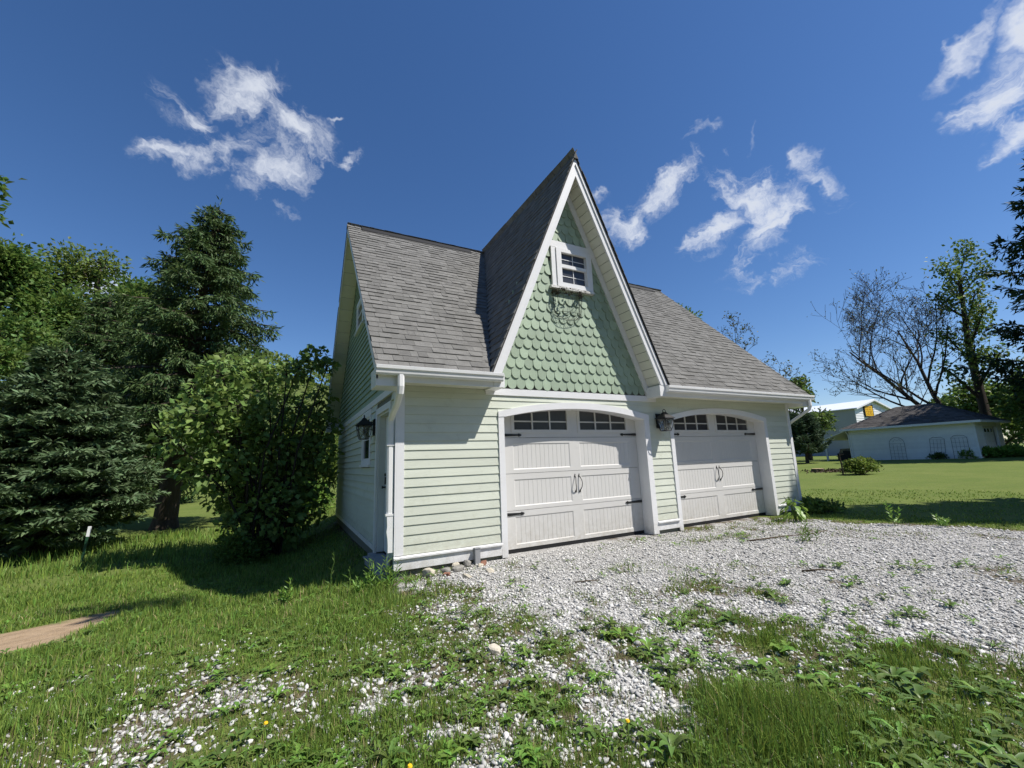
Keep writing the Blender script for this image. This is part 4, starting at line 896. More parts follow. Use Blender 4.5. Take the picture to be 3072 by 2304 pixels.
def grow(base, height, r0, levels=4, kids=(4,5,4), spread=.75, seed=1, first=.3, lean=(0,0), up=.35, len0=.55, gnarl=.16, trunks=1, shrink=.62, rmin=.004):
    """a branching skeleton; returns segments and the twig tips (position, direction, level)"""
    r = np.random.default_rng(seed); segs, tips = [], []
    def limb(p, d, L, rad, lev):
        n = 7 if lev == 0 else 5; pts = [p]; dd = d
        for i in range(n):
            dd = dd+r.normal(size=3)*gnarl*(.5 if lev == 0 else 1)+np.array([0,0,up*.12*(lev > 0)]); dd = dd/np.linalg.norm(dd); q = pts[-1]+dd*L/n
            ra, rb = rad*(1-.75*i/n), rad*(1-.75*(i+1)/n); segs.append(np.r_[pts[-1], q, ra, rb]); pts.append(q)
            if lev >= levels-2: tips.append(np.r_[q, dd, lev])
        if lev < levels-1:
            k = kids[min(lev, len(kids)-1)]
            for j in range(k):
                t = (first if lev == 0 else .25)+(1-(first if lev == 0 else .25))*(j+r.uniform(.2,.9))/k; i = min(int(t*n), n-1); f = t*n-i; q = pts[i]*(1-f)+pts[i+1]*f
                ax = r.normal(size=3); ax -= dd*(ax@dd); ax /= np.linalg.norm(ax); nd = dd*(1-spread*.5)+ax*spread+np.array([0,0,up*.3]); nd /= np.linalg.norm(nd)
                limb(q, nd, L*shrink*r.uniform(.7,1.15)*(1.1-.35*t), rad*(1-.75*t)*.62, lev+1)
    for k in range(trunks):
        d = np.array([lean[0], lean[1], 1.])+(r.normal(size=3)*[.25,.25,0] if trunks > 1 else 0); d /= np.linalg.norm(d); limb(np.array(base, float), d, height*len0*(1 if k == 0 else r.uniform(.8,1)), r0*(1 if trunks == 1 else .8), 0)
    segs = np.array(segs); segs[:,6:8] = np.maximum(segs[:,6:8], rmin); return segs, np.array(tips)
def leafy_tree(name, label, cat, base, height, r0, lm, nleaf, lsize, seed, group=None, bm='bark', jitter=.35, cut=None, sides=5, **kw):
    segs, tips = grow(base, height, r0, seed=seed, **kw); r = np.random.default_rng(seed+50)
    if cut is not None:
        segs = segs[cut(segs[:,3:6])]; tips = tips[cut(tips[:,:3])]
    t = thing(name, label, cat, tuple(base), group); bv = np.array(base)
    big = segs[:,6] > .012; V, F = tubes(segs if len(segs) < 30000 else segs[big], sides); np_mesh('trunk', V-bv, F, M[bm], t, smooth=True)
    if nleaf:
        i = r.integers(len(tips), size=nleaf); p = tips[i,:3]+r.normal(size=(nleaf,3))*jitter; d = tips[i,3:6]*.5+rnd_dir(nleaf, -.15, r); n = rnd_dir(nleaf, .9, r)
        V, F = leaf_geo(p-bv, d, n, lsize*r.uniform(.6,1.3,nleaf), lsize*r.uniform(.45,.75,nleaf)); np_mesh('crown', V, F, M[lm], t)
    return t
def clump_tree(name, label, cat, base, clumps, r0, lm, nleaf, lsize, seed, group=None, bm='bark', flat=.75, limb=.20):
    """tree whose crown is a set of leafy masses (x,y,z,radius) on real limbs from the trunk"""
    r = np.random.default_rng(seed); t = thing(name, label, cat, tuple(base), group); bv = np.array(base, float); C = np.array(clumps, float); segs = []
    top = C[np.argmax(C[:,2])][:3]; tr = [bv*(1-u)+np.array([*(bv[:2]*.4+C[:,:2].mean(0)*.6), top[2]])*u+r.normal(size=3)*[.12,.12,0]*(0 < u < 1) for u in np.linspace(0,.92,9)]
    for i in range(8): segs.append(np.r_[tr[i], tr[i+1], r0*(1-.095*i), r0*(1-.095*(i+1))])
    P_, D_ = [], []
    wts = C[:,3]**2.2/np.sum(C[:,3]**2.2)
    for (x, y, z, rad), w in zip(C, wts):
        c = np.array([x, y, z]); dist = [abs(q[2]-(z-.55*np.hypot(x-q[0], y-q[1])))+.0 for q in tr]; a = tr[int(np.argmin(dist))]
        m = (a+c)/2+np.array([0,0,.12*np.linalg.norm(c-a)]); rb = limb*r0*(rad/C[:,3].max())+.06*limb
        segs += [np.r_[a, m, rb*1.5, rb], np.r_[m, c, rb, rb*.6]]
        ns = 16; sd = rnd_dir(ns, .1, r)*[1,1,flat]
        for s in sd:
            e = c+s*rad*r.uniform(.6,1); e1 = c+(e-c)*.5+r.normal(size=3)*.08*rad; segs += [np.r_[c, e1, rb*.5, rb*.3], np.r_[e1, e, rb*.3, .004]]
        k = int(nleaf*w); 
        sub = rnd_dir(26, .1, r)*[1,1,flat]*rad*r.uniform(.45,1.0,(26,1)); i = r.integers(26, size=k)
        q = c+sub[i]+r.normal(size=(k,3))*rad*.19; P_.append(q); D_.append((q-c)/rad+rnd_dir(k, -.25, r)*.9)
    V, F = tubes(np.array(segs), 5); np_mesh('trunk', V-bv, F, M[bm], t, smooth=True)
    P_ = np.concatenate(P_); D_ = np.concatenate(D_); k = len(P_)
    V, F = leaf_geo(P_-bv, D_, rnd_dir(k, 1.0, r), lsize*r.uniform(.6,1.3,k), lsize*r.uniform(.45,.75,k)); np_mesh('crown', V, F, M[lm], t)
    return t
def conifer(name, label, base, height, radius, lm, seed, whorls=34, per=7, clear=.1, droop=.35, hang=.3, spl=.34, spw=.075, nsp=26, bm='bark', r0=.3, taper=.85, group=None, lean=(0,0), gapf=.12, cut=None, upturn=.25, lv=(.62,1.12), shape=None, cat='spruce tree'):
    r = np.random.default_rng(seed); t = thing(name, label, cat, tuple(base), group); bv = np.array(base, float); segs = []; P_, D_, N_, L_, W_ = [], [], [], [], []
    ax = lambda h: bv+np.array([lean[0]*h, lean[1]*h, h])
    hs = np.linspace(0, height, 14); segs += [np.r_[ax(a)+r.normal(size=3)*.02, ax(b), r0*(1-a/height)**.8+.01, r0*(1-b/height)**.8+.008] for a, b in zip(hs[:-1], hs[1:])]
    segs.append(np.r_[bv-[0,0,.3], ax(.35), r0*1.5, r0*1.02])
    for w in range(whorls):
        f = clear+(1-clear)*(w/whorls)**.92; h = height*f; R = radius*((shape(f) if shape else (1-(f-clear)/(1-clear))**taper))+.12
        for b in range(per):
            if r.uniform() < gapf: continue
            a = 2*PI*(b+r.uniform(-.3,.3))/per+w*.9; L = R*r.uniform(*lv); hh = h+r.uniform(-.5,.5)*height/whorls; dirh = np.array([math.cos(a), math.sin(a), 0.])
            n = 7; pts = []
            for s in np.linspace(0, 1, n): pts.append(ax(hh)+dirh*L*s+np.array([0,0,L*(.10*s-droop*s*s*1.6+upturn*s**4)]))
            pts = np.array(pts); ra = .02+.012*L
            segs += [np.r_[pts[i], pts[i+1], ra*(1-i/n)+.004, ra*(1-(i+1)/n)+.004] for i in range(n-1)]
            m = max(6, int(nsp*L/radius*1.6)); s = r.uniform(.12, 1.0, m)**.8; i = np.minimum((s*(n-1)).astype(int), n-2); fr = (s*(n-1)-i)[:,None]; q = pts[i]*(1-fr)+pts[i+1]*fr; tg = pts[i+1]-pts[i]; tg /= np.linalg.norm(tg, axis=1, keepdims=True)
            side = np.cross(tg, [0,0,1]); side /= np.linalg.norm(side, axis=1, keepdims=True); sg = np.where(r.uniform(size=m) < .5, -1, 1)[:,None]
            # lateral twigs, then needle sprays along each twig
            tl = (.18+.30*L*(1-.55*s))[:,None]*r.uniform(.5,1.1,(m,1)); td = tg*.55+side*sg*.8+np.stack([0*s,0*s,-hang*r.uniform(.3,1.4,m)], -1); td /= np.linalg.norm(td, axis=1, keepdims=True)
            for k in range(4):
                u = (k+r.uniform(0,1,(m,1)))/4; pp = q+td*tl*u; dd = td+rnd_dir(m, -.35*hang, r)*.75; P_.append(pp); D_.append(dd); N_.append(rnd_dir(m, 1.3, r)); L_.append(spl*r.uniform(.6,1.25,m)); W_.append(spw*r.uniform(.7,1.4,m))
            e = pts[-1][None]+r.normal(size=(4,3))*.05; P_.append(e); D_.append(np.repeat((pts[-1]-pts[-2])[None], 4, 0)/np.linalg.norm(pts[-1]-pts[-2])+r.normal(size=(4,3))*.35); N_.append(rnd_dir(4, 1, r)); L_.append(np.full(4, spl)); W_.append(np.full(4, spw))
    e = ax(height)[None]+r.normal(size=(26,3))*[.10,.10,.28]-[0,0,.25]; P_.append(e); D_.append(rnd_dir(26, 1.2, r)); N_.append(rnd_dir(26, 0, r)); L_.append(np.full(26, spl)); W_.append(np.full(26, spw))
    P_, D_, N_, L_, W_ = (np.concatenate(x) for x in (P_, D_, N_, L_, W_))
    segs = np.array(segs)
    if cut is not None:
        k = cut(P_); P_, D_, N_, L_, W_ = P_[k], D_[k], N_[k], L_[k], W_[k]; segs = segs[cut(segs[:,3:6])]
    V, F = tubes(segs, 6); np_mesh('trunk', V-bv, F, M[bm], t, smooth=True)
    V, F = leaf_geo(P_-bv, D_, N_, L_, W_, .15); np_mesh('crown', V, F, M[lm], t)
    return t

# ------------------------------------------------------------------ trees on the left
C_ = np.array(CAM)
conifer('spruce', 'tall dark spruce with drooping branches and bare trunk, highest tree left of the garage', (-4.80,13.2,gz1(-4.8,13.2)-.05), 12.2, 3.3, 'spruce', 11, whorls=38, per=7, clear=.25, droop=.30, hang=.75, spl=.22, spw=.052, nsp=72, r0=.36, taper=.60, lean=(.05,0), gapf=.20, lv=(.5,1.2))
conifer('fir', 'broad blue green fir with layered branches down to the grass at the left', (-6.5,9.4,gz1(-6.5,9.4)-.05), 5.2, 2.25, 'fir', 12, whorls=24, per=9, clear=.09, droop=.16, hang=.12, spl=.19, spw=.050, nsp=80, r0=.24, taper=.62, gapf=.10, upturn=.16, shape=lambda f: min(1, (1-f)**.62*1.15)*(.55+.45*min(1, f/.33)))
conifer('spruce', 'younger spruce filling the gap between the blue green fir and the tall spruce', (-9.2,20.5,gz1(-9.2,20.5)-.05), 10.5, 2.8, 'spruce', 13, whorls=24, per=8, clear=.24, droop=.3, hang=.6, spl=.25, spw=.06, nsp=44, r0=.22, taper=.6)
def crown_tree(label, base, h, rad, lm, n, ls, seed, low=.35, k=16, bm='bark', group='leafy trees behind the conifers'):
    r = np.random.default_rng(seed); cl = []
    for i in range(k):
        f = low+(1-low)*r.uniform(0,1)**.8; a = r.uniform(0, 2*PI); q = rad*math.sin(PI*min(1,(f-low)/(1-low)*.85+.12))*r.uniform(.35,1); cl.append((base[0]+q*math.cos(a), base[1]+q*math.sin(a), base[2]+h*f*.93, rad*r.uniform(.26,.44)))
    cl.append((base[0], base[1], base[2]+h*.93, rad*.3))
    return clump_tree('leafy_tree', label, 'leafy tree', base, cl, .03*h, lm, n, ls, seed, group, bm)
crown_tree('leafy tree at the left edge of the photo rising behind the blue green fir', (-17.5,30.5,-.4), 15.6, 5.0, 'leaf', 27000, .31, 21)
crown_tree('airy yellow green tree behind the fir with white cloud showing through it', (-14.0,33.5,-.4), 18.2, 4.6, 'leaf2', 17000, .30, 22)
crown_tree('lower green tree just left of the tall spruce', (-10.6,31.0,-.4), 15.0, 3.8, 'leaf', 15000, .29, 23)
crown_tree('dull green tree low behind the fir and the spruce', (-14.5,24.5,-.4), 9.6, 4.0, 'leaf', 17000, .25, 24, low=.12)
crown_tree('dark green tree low behind the tall spruce and the bush', (-8.0,27.0,-.4), 9.0, 4.0, 'leaf3', 14000, .25, 25, low=.08)
crown_tree('bright shrubby tree seen between the bush and the back corner of the garage', (-.9,14.5,-.45), 4.0, 1.9, 'leaf2', 6500, .17, 26, low=.08)
# the broad-leaved bush beside the garage: big leaves on many stems
def bush(base, seed=31):
    r = np.random.default_rng(seed); b = np.array(base); t = thing('lilac_bush', 'large broad leaved bush beside the left wall of the garage, sunlit on its left', 'bush', tuple(base)); segs = []; P_, D_ = [], []
    cl = [(-1.25,-1.0,3.49,.47),(-.87,-.95,3.89,.49),(-.45,-.8,4.06,.5),(-.03,-.68,3.95,.43),(-1.44,-1.24,2.95,.44),(-1.02,-1.17,2.97,.53),(-.54,-1.11,3.19,.53),(-1.55,-1.26,2.47,.37),(-1.06,-1.38,2.37,.52),(-.52,-1.31,2.47,.57),(-.03,-1.18,2.78,.53),(.3,-.86,3.31,.45),(.14,-1.27,2.16,.54),(-.77,-1.24,1.84,.5),(-1.28,-1.21,1.81,.3),(.6,-1.06,4.13,.32),(.93,-1.27,4.34,.34),(1.2,-1.38,4.19,.22),(.36,-.86,3.99,.3),(1.12,-1.18,3.41,.37),(1.26,-1.29,2.79,.36),(.86,-.97,2.87,.4),(.69,-1.06,2.16,.51),(1.19,-1.28,2.14,.41),(.49,-1.16,1.55,.53),(-.07,-1.28,1.43,.54),(1.11,-1.18,1.46,.48),(.35,-1.26,.96,.52),(-.16,-1.28,.91,.45),(.85,-1.17,.92,.5),(.15,-1.27,.54,.41),(-.34,-1.3,1.11,.38),(.59,-1.16,.59,.37),(-.43,-1.31,.7,.27)]
    C = np.array(cl); C[:,1] += 1.1+r.uniform(-.35,.5,len(C)); C[:,0] -= .1; back = C[r.integers(len(C), size=10)]*1; back[:,1] += .8; back[:,2] *= .8; C = np.concatenate([C, back]); w = C[:,3]**2; w /= w.sum(); N = 8200
    for (x, y, z, rad), f in zip(C, w):
        c = b+[x, y, z]; s0 = b+np.array([r.uniform(-.35,.35), r.uniform(-.35,.35), -.05]); m = (s0+c)/2+[r.uniform(-.2,.2)-.15*x, r.uniform(-.15,.15), .15]
        segs += [np.r_[s0, m, .03, .022], np.r_[m, c, .022, .012]]
        for e in rnd_dir(12, .2, r)*rad: segs.append(np.r_[c, c+e*.95, .009, .003])
        k = int(N*f); u = rnd_dir(k, .15, r); q = c+u*rad*np.cbrt(r.uniform(.08,1,(k,1))); P_.append(q); D_.append(u*.6+rnd_dir(k, -.55, r)*.8)
    V, F = tubes(np.array(segs), 5); np_mesh('stems', V-b, F, M['barkd'], t, smooth=True)
    P_ = np.concatenate(P_); D_ = np.concatenate(D_); k = len(P_); L_ = r.uniform(.10,.19,k); V, F = leaf_geo(P_-b, D_, rnd_dir(k, 1.1, r), L_, L_*.72, .14); np_mesh('leaves', V, F, M['bush'], t)
bush((-1.60,5.55,gz1(-1.6,5.55)))
def small_bush(name, label, cat, base, rad, h, n, ls, lm, seed, group=None):
    r = np.random.default_rng(seed); b = np.array(base, float); t = thing(name, label, cat, tuple(base), group); segs = []; u = rnd_dir(n, .4, r); u[:,2] = np.abs(u[:,2])
    lump = rnd_dir(14, .5, r); lump[:,2] = np.abs(lump[:,2]); i = r.integers(14, size=n); q = (lump[i]*.72+u*.36)*np.cbrt(r.uniform(.15,1,(n,1)))*[rad,rad,h]
    for e in lump: segs.append(np.r_[0,0,-.02, *(e*[rad*.6,rad*.6,h*.6]), .012*max(1,h), .004])
    V, F = tubes(np.array(segs), 4); np_mesh('stems', V, F, M['bark'], t); V, F = leaf_geo(q, u+rnd_dir(n, -.2, r)*.7, rnd_dir(n, 1, r), ls*r.uniform(.6,1.3,n), ls*r.uniform(.4,.7,n)); np_mesh('leaves', V, F, M[lm], t)
    return t
small_bush('bush', 'low green bush at the foot of the large broad leaved bush', 'bush', (-1.95,4.9,gz1(-1.95,4.9)), .5, .7, 1500, .09, 'leaf', 41)
small_bush('bush', 'dim undergrowth bush to the right of the spruce trunk', 'bush', (-2.6,14.2,gz1(-2.6,14.2)), .9, 1.2, 1800, .15, 'leaf3', 42)
small_bush('bush', 'bright green shrub behind the back corner of the garage', 'bush', (-.55,10.8,gz1(-.55,10.8)), .9, 1.3, 2200, .11, 'weedleaf2', 43)
# a tree outside the frame to the left whose twigs reach into the picture, and one overhead that throws the patchy shade
clump_tree('leafy_tree', 'tree outside the left edge, only a few leafy twigs reach into the photo', 'leafy tree', (-10.2,7.6,gz1(-10,7.6)), [(-10.2,7.8,8.6,1.5),(-9.2,7.2,7.6,1.2),(-8.35,7.25,8.4,.75),(-7.7,7.3,7.15,.55),(-7.55,7.25,7.8,.45),(-10.6,8.6,7.2,1.4),(-9.6,8.2,10,1.1)], .22, 'leaf', 5200, .17, 51)
clump_tree('leafy_tree', 'tree behind the camera whose leafy limb throws the patchy shade on the grass', 'leafy tree', (-4.6,-8.6,-.1), [(-4.6,-8.2,9.5,2.2),(-3.6,-6.6,9.2,1.6),(-2.2,-4.6,8.6,1.2),(1.45,-2.75,9.5,.36),(1.75,-2.85,9.5,.42),(2.05,-3.25,9.5,.40),(2.35,-3.45,9.5,.32),(-5.8,-8.0,8.2,1.8),(-5.2,-9.6,8.6,1.9)], .30, 'leaf', 11000, .2, 52, limb=.07)
conifer('spruce', 'dark spruce outside the right edge shading the lawn and the gravel edge', (15.2,-6.9,gz1(15.2,-6.9)), 14, 3.1, 'conifer', 53, whorls=34, per=10, clear=.05, droop=.2, hang=.3, spl=.4, spw=.12, nsp=22, r0=.25, taper=.75)
# fence post
t = thing('fence_post', 'green metal fence post with white tip standing in the long grass', 'fence post', (-4.85,6.75,gz1(-4.85,6.75)))
t.rotation_euler = (0, .07, 0)
mb = MB(); mb.box((-.022,-.004,-.1),(.022,.004,.60)); mb.box((-.004,.004,-.1),(.004,.035,.60))
for k in range(8): mb.box((-.012,-.010,.06+k*.065),(.012,-.0042,.075+k*.065))
mb.build('post', M['postgreen'], t); mb = MB(); mb.box((-.024,-.006,.601),(.024,.037,.80)); mb.build('painted_tip', M['postwhite'], t)

# ------------------------------------------------------------------ right background
def shed():
    t = thing('shed', 'white clapboard shed with brown hip roof at the far right, its long side in shade', 'shed', (38.98,4.97,.33)); X1, Y1, H = 5.0, 7.15, 2.45
    def B(mb, n, m, par=None): return mb.build(n, M[m], par or t)
    mb = MB(); mb.box((.01,.01,-.3),(.12,Y1-.01,H)); mb.box((.12,Y1-.12,-.3),(X1-.01,Y1-.01,H)); mb.box((X1-.12,.12,-.3),(X1-.01,Y1-.12,H)); mb.box((.12,.01,-.3),(1.45,.12,H)); mb.box((4.05,.01,-.3),(X1-.01,.12,H)); mb.box((1.45,.01,2.1),(4.05,.12,H)); B(mb, 'wall', 'shedwall')
    n = 16
    for i in range(n):
        z0 = -.02+i*H/n; z1 = z0+H/n+.01
        board2 = lambda x0, y0, x1, y1, nx_, ny_: MB().add([(x0-nx_*.02,y0-ny_*.02,z0),(x1-nx_*.02,y1-ny_*.02,z0),(x1-nx_*.004,y1-ny_*.004,z1),(x0-nx_*.004,y0-ny_*.004,z1),(x0+nx_*.01,y0+ny_*.01,z0),(x1+nx_*.01,y1+ny_*.01,z0),(x1+nx_*.01,y1+ny_*.01,z1),(x0+nx_*.01,y0+ny_*.01,z1)], [(0,1,2,3),(7,6,5,4),(0,4,5,1),(2,6,7,3),(1,5,6,2),(3,7,4,0)])
        B(board2(0,Y1-.1,0,.1,1,0), 'clapboard', 'shedwall'); B(board2(.1,0,1.35,0,0,1), 'clapboard', 'shedwall'); B(board2(4.15,0,X1-.1,0,0,1), 'clapboard', 'shedwall')
    for x, y in ((-.03,-.03),(X1-.09,-.03),(-.03,Y1-.09)):
        mb = MB(); mb.box((x,y,-.05),(x+.12,y+.12,H)); B(mb, 'corner_board', 'shedwall')
    for x0, x1, z0, z1 in ((1.35,1.45,0,2.2),(4.05,4.15,0,2.2),(1.45,4.05,2.1,2.2)):
        mb = MB(); mb.box((x0,-.03,z0),(x1,.009,z1)); B(mb, 'door_trim', 'white')
    d = bpy.data.objects.new('overhead_door', None); COL.objects.link(d); d.parent = t
    for k in range(4):
        mb = MB(); mb.box((1.46,.16,.02+k*.52),(4.04,.19,.02+(k+1)*.52-.012)); B(mb, 'door_section', 'shedwall', d)
    for k in range(4):
        mb = MB(); mb.box((1.66+k*.60,.150,1.72),(1.96+k*.60,.1595,1.95)); B(mb, 'pane', 'glass', d)
    o = .45; mb = MB(); ez, rz = H+.02, 4.05; c = [(-o,-o,ez),(X1+o,-o,ez),(X1+o,Y1+o,ez),(-o,Y1+o,ez)]; r0, r1 = (X1/2,2.4,rz), (X1/2,Y1-2.4,rz)
    mb.add(c+[r0, r1]+[(x,y,z-.02) for x,y,z in c], [(0,1,4),(1,2,5,4),(2,3,5),(3,0,4,5),(9,8,7,6)]); B(mb, 'roof', 'felt')
    # hip roof courses of shingle tabs
    f = MB(); rr = random.Random(5)
    def plane(a, b, c_, d_):                            # a-b eave, d-c ridge side
        a, b, c_, d_ = map(Vector, (a, b, c_, d_)); nn = (b-a).cross(d_-a).normalized(); 
        if nn.z < 0: nn = -nn
        k = 17
        for i in range(k):
            s0, s1 = i/k, (i+1.1)/k; s1 = min(s1, 1); u = 0
            while u < 1:
                w_ = rr.uniform(.03,.08); e = min(u+w_, 1); lift = rr.uniform(.012,.03)
                q = lambda uu, ss_, h: (a+(b-a)*uu)*(1-ss_)+(d_+(c_-d_)*uu)*ss_+nn*h
                p = [q(u,s0,lift),q(e,s0,lift),q(e,s1,.004),q(u,s1,.004),q(u,s0,.001),q(e,s0,.001)]; f.add(p, [(0,1,2,3),(0,4,5,1)]); u = e
    plane(c[3], c[0], r0, r1); plane(c[0], c[1], r0, r0); plane(c[1], c[2], r1, r0); plane(c[2], c[3], r1, r1)
    tag(f.build('roof_shingles', M['shedroof'], t), kind='stuff')
    for a, b in (((-o,-o),(-o+.025,Y1+o)),((-o+.026,-o),(X1+o,-o+.025)),((X1+o-.025,-o+.026),(X1+o,Y1+o))):
        mb = MB(); mb.box((a[0]-.01,a[1]-.01,ez-.14),(b[0],b[1],ez+.012)); B(mb, 'fascia', 'white2')
    mb = MB(); mb.box((-o+.03,-o+.03,ez-.05),(X1+o-.03,Y1+o-.03,ez-.03)); B(mb, 'soffit', 'shedwall')
    mb = MB(); mb.tube([(-.4,Y1+.1,ez-.1),(-.15,Y1+.1,ez-.35),(-.06,Y1+.06,ez-.45),(-.06,Y1+.06,.1)], .045, 6); B(mb, 'downspout', 'white2')
    # open lean-to on the far end
    y0, y1 = Y1+.15, Y1+2.0
    mb = MB(); mb.add([(-.1,y0,2.42),(4.2,y0,2.42),(4.2,y1,1.75),(-.1,y1,1.75),(-.1,y0,2.34),(4.2,y0,2.34),(4.2,y1,1.67),(-.1,y1,1.67)], [(0,1,2,3),(7,6,5,4),(0,4,5,1),(1,5,6,2),(2,6,7,3),(3,7,4,0)]); B(mb, 'lean_to_roof', 'white2')
    for x in (0, 4.0):
        mb = MB(); mb.box((x,y1-.2,-.2),(x+.12,y1-.08,1.70)); B(mb, 'lean_to_post', 'shedwall')
    mb = MB(); mb.box((4.05,Y1+.02,-.2),(4.12,y1-.25,1.7)); B(mb, 'lean_to_back', 'dark')
shed()
def gadget(name, label, cat, parts, group=None):
    t = thing(name, label, cat, (0,0,0), group)
    for n, mb, m in parts: mb.build(n, M[m], t)
    return t
mb = MB(); mb.add([(40.2,12.6,.35),(40.2,13.7,.35),(40.5,13.65,1.25),(40.5,12.65,1.3),(40.25,12.6,.35),(40.25,13.7,.35),(40.55,13.65,1.25),(40.55,12.65,1.3)], [(3,2,1,0),(4,5,6,7),(0,1,5,4),(1,2,6,5),(2,3,7,6),(3,0,4,7)])
tag(mb.build('plywood_sheet', M['plywood']), 'sheet of weathered plywood leaning inside the open lean-to', 'plywood')
mb = MB(); mb.box((39.6,12.4,.35),(40.1,13.5,.9)); mb.box((39.7,12.5,.9),(40.0,13.1,1.1)); tag(mb.build('clutter_pile', M['dark']), 'dark pile of stored things under the lean-to', 'pile')
# garden trellises leaning on the shed
def trellis(y0, y1, h, label, top, lean=.0):
    t = thing('trellis', label, 'trellis', (38.82,(y0+y1)/2,.33), 'trellises against the shed'); w = (y1-y0)/2; f = .010; g = .0065
    fr = MB()
    if top == 'arch':
        pts = [(0,w,-.1),(0,w,h-w)]+[(0,w*math.cos(a),h-w+w*math.sin(a)) for a in np.linspace(0,PI,11)]+[(0,-w,h-w),(0,-w,-.1)]
    elif top == 'flat': pts = [(0,w,-.1),(0,w,h-.12),(0,w*.5,h),(0,0,h-.02),(0,-w*.5,h),(0,-w,h-.12),(0,-w,-.1)]
    else: pts = [(0,w,-.1),(0,w,h-.15),(0,w*.6,h-.02),(0,0,h),(0,-w*.6,h-.02),(0,-w,h-.15),(0,-w,-.1)]
    fr.tube(pts, f, 5); fr.build('frame', M['black'], t)
    br = MB(); z1 = h-w if top == 'arch' else h-.18
    for k in (1,2,3) if top != 'arch' else (1,3): br.tube([(0,-w+2*w*k/4,0),(0,-w+2*w*k/4,z1)], g, 4)
    if top == 'arch': br.tube([(0,0,0),(0,0,z1-.1)], g, 4); br.tube([(0,w*.5,z1+.12),(0,w*.2,z1+.3),(0,-.05,z1+.2),(0,-w*.4,z1+.32),(0,-w*.55,z1+.15)], g, 4)
    for k in range(5): br.tube([(0,-w,.2+k*(z1-.2)/4),(0,w,.2+k*(z1-.2)/4)], g, 4)
    br.build('bars', M['black'], t); t.rotation_euler = (lean, .06, 0)
trellis(8.72, 9.62, 1.62, 'black wire trellis with rounded arch top, leftmost against the white shed', 'arch')
trellis(6.62, 7.38, 1.5, 'slightly leaning black wire trellis with scalloped top, middle of the shed wall', 'flat', .06)
trellis(5.42, 6.2, 1.55, 'black wire trellis with shallow bowed top, nearest the shed door', 'bow')
# hostas in front of the shed corner
for k, (x, y) in enumerate([(39.3,5.6),(39.6,4.9),(40.1,4.35),(40.7,4.1),(41.3,4.0),(41.9,3.9)]):
    small_bush('hosta', ['leftmost low broad leaved plant of the row by the shed corner', 'second plant from the left in the low row by the shed corner', 'third plant from the left in the low row by the shed corner', 'third plant from the right in the low row by the shed corner', 'second plant from the right in the low row by the shed corner', 'rightmost low broad leaved plant of the row by the shed corner'][k], 'plant', (x,y,gz1(x,y)), .55, .55, 420, .28, 'weedleaf2', 60+k, 'row of low plants at the shed corner')
# long metal building far behind with a gable and a yellow sign
def barn():
    t = thing('metal_building', 'long grey building with shiny white roof far behind the shed', 'building', (69.98,24.5,.4)); H, RZ_, hw, Lb = 6.5, 7.85, 5.4, 40
    mb = MB(); mb.box((0,0,-1),(.15,Lb,H)); mb.box((2*hw-.15,0,-1),(2*hw,Lb,H)); mb.box((.15,Lb-.15,-1),(2*hw-.15,Lb,H)); mb.build('wall', M['barn'], t)
    mb = MB(); mb.prism([(0.151,-.0,-1),(2*hw-.151,-.0,-1),(2*hw-.151,0,H),(hw,0,RZ_-.1),(.151,0,H)], (0,.15,0)); mb.build('gable_wall', M['white'], t)
    for i in range(22):
        z0 = .2+i*.35; z1 = z0+.37; fx_ = lambda z: 0 if z < H else (z-H)/(RZ_-.1-H)*hw
        if z1 > RZ_-.3: break
        mb = MB(); a, b = fx_(z0), fx_(z1); mb.add([(a,-.05,z0),(2*hw-a,-.05,z0),(2*hw-b,-.012,z1),(b,-.012,z1),(a,-.002,z0),(2*hw-a,-.002,z0),(2*hw-b,-.002,z1),(b,-.002,z1)], [(0,1,2,3),(0,4,5,1),(7,6,5,4),(1,5,6,2),(3,7,4,0),(2,6,7,3)]); mb.build('clapboard', M['white'], t)
    mb = MB()
    for s in (-1,1):
        e = (hw+s*(hw+.35), H-.09); p = [(hw,-.45,RZ_),(e[0],-.45,e[1]),(e[0],-.45,e[1]+.12),(hw,-.45,RZ_+.13)]; mb.prism(p if s > 0 else p[::-1], (0,Lb+.9,0))
    mb.build('roof', M['metalroof'], t)
    mb = MB()
    for s in (-1,1):
        p = [(hw,-.47,RZ_-.12),(hw+s*(hw+.35),-.47,H-.2),(hw+s*(hw+.35),-.47,H+.02),(hw,-.47,RZ_+.1)]; mb.prism(p if s > 0 else p[::-1], (0,.018,0))
    mb.build('rake_board', M['white2'], t)
barn()
t = thing('sign', 'yellow sign board high on the white gable of the far building', 'sign', (73.7,24.42,0))
mb = MB(); mb.box((-1.15,-.12,5.85),(1.15,-.02,7.35)); mb.build('board', M['sign'], t)
mb = MB(); mb.box((-1.27,-.14,5.72),(-1.151,.0,7.55)); mb.box((1.151,-.14,5.72),(1.27,.0,7.55)); mb.box((-1.15,-.13,5.72),(1.15,-.0,5.849)); mb.build('frame', M['dark'], t)
mb = MB(); rr = random.Random(3)
for row_, (z_, n_) in enumerate(((7.12,5),(6.78,4),(6.44,5),(6.12,4))):    # lines of dark lettering, too blurred in the photo to read
    for k in range(n_):
        x = -.9+1.8*(k+.5)/n_+rr.uniform(-.05,.05); mb.box((x-.13,-.128,z_-.1),(x-.07,-.1205,z_+.1)); mb.box((x-.07,-.128,z_+.03),(x+.1,-.1205,z_+.09))
        if k % 2: mb.box((x-.07,-.1275,z_-.1),(x+.12,-.1205,z_-.05))
mb.build('lettering', mat('brown_sign_lettering', (.28,.12,.01), .6, .2), t)
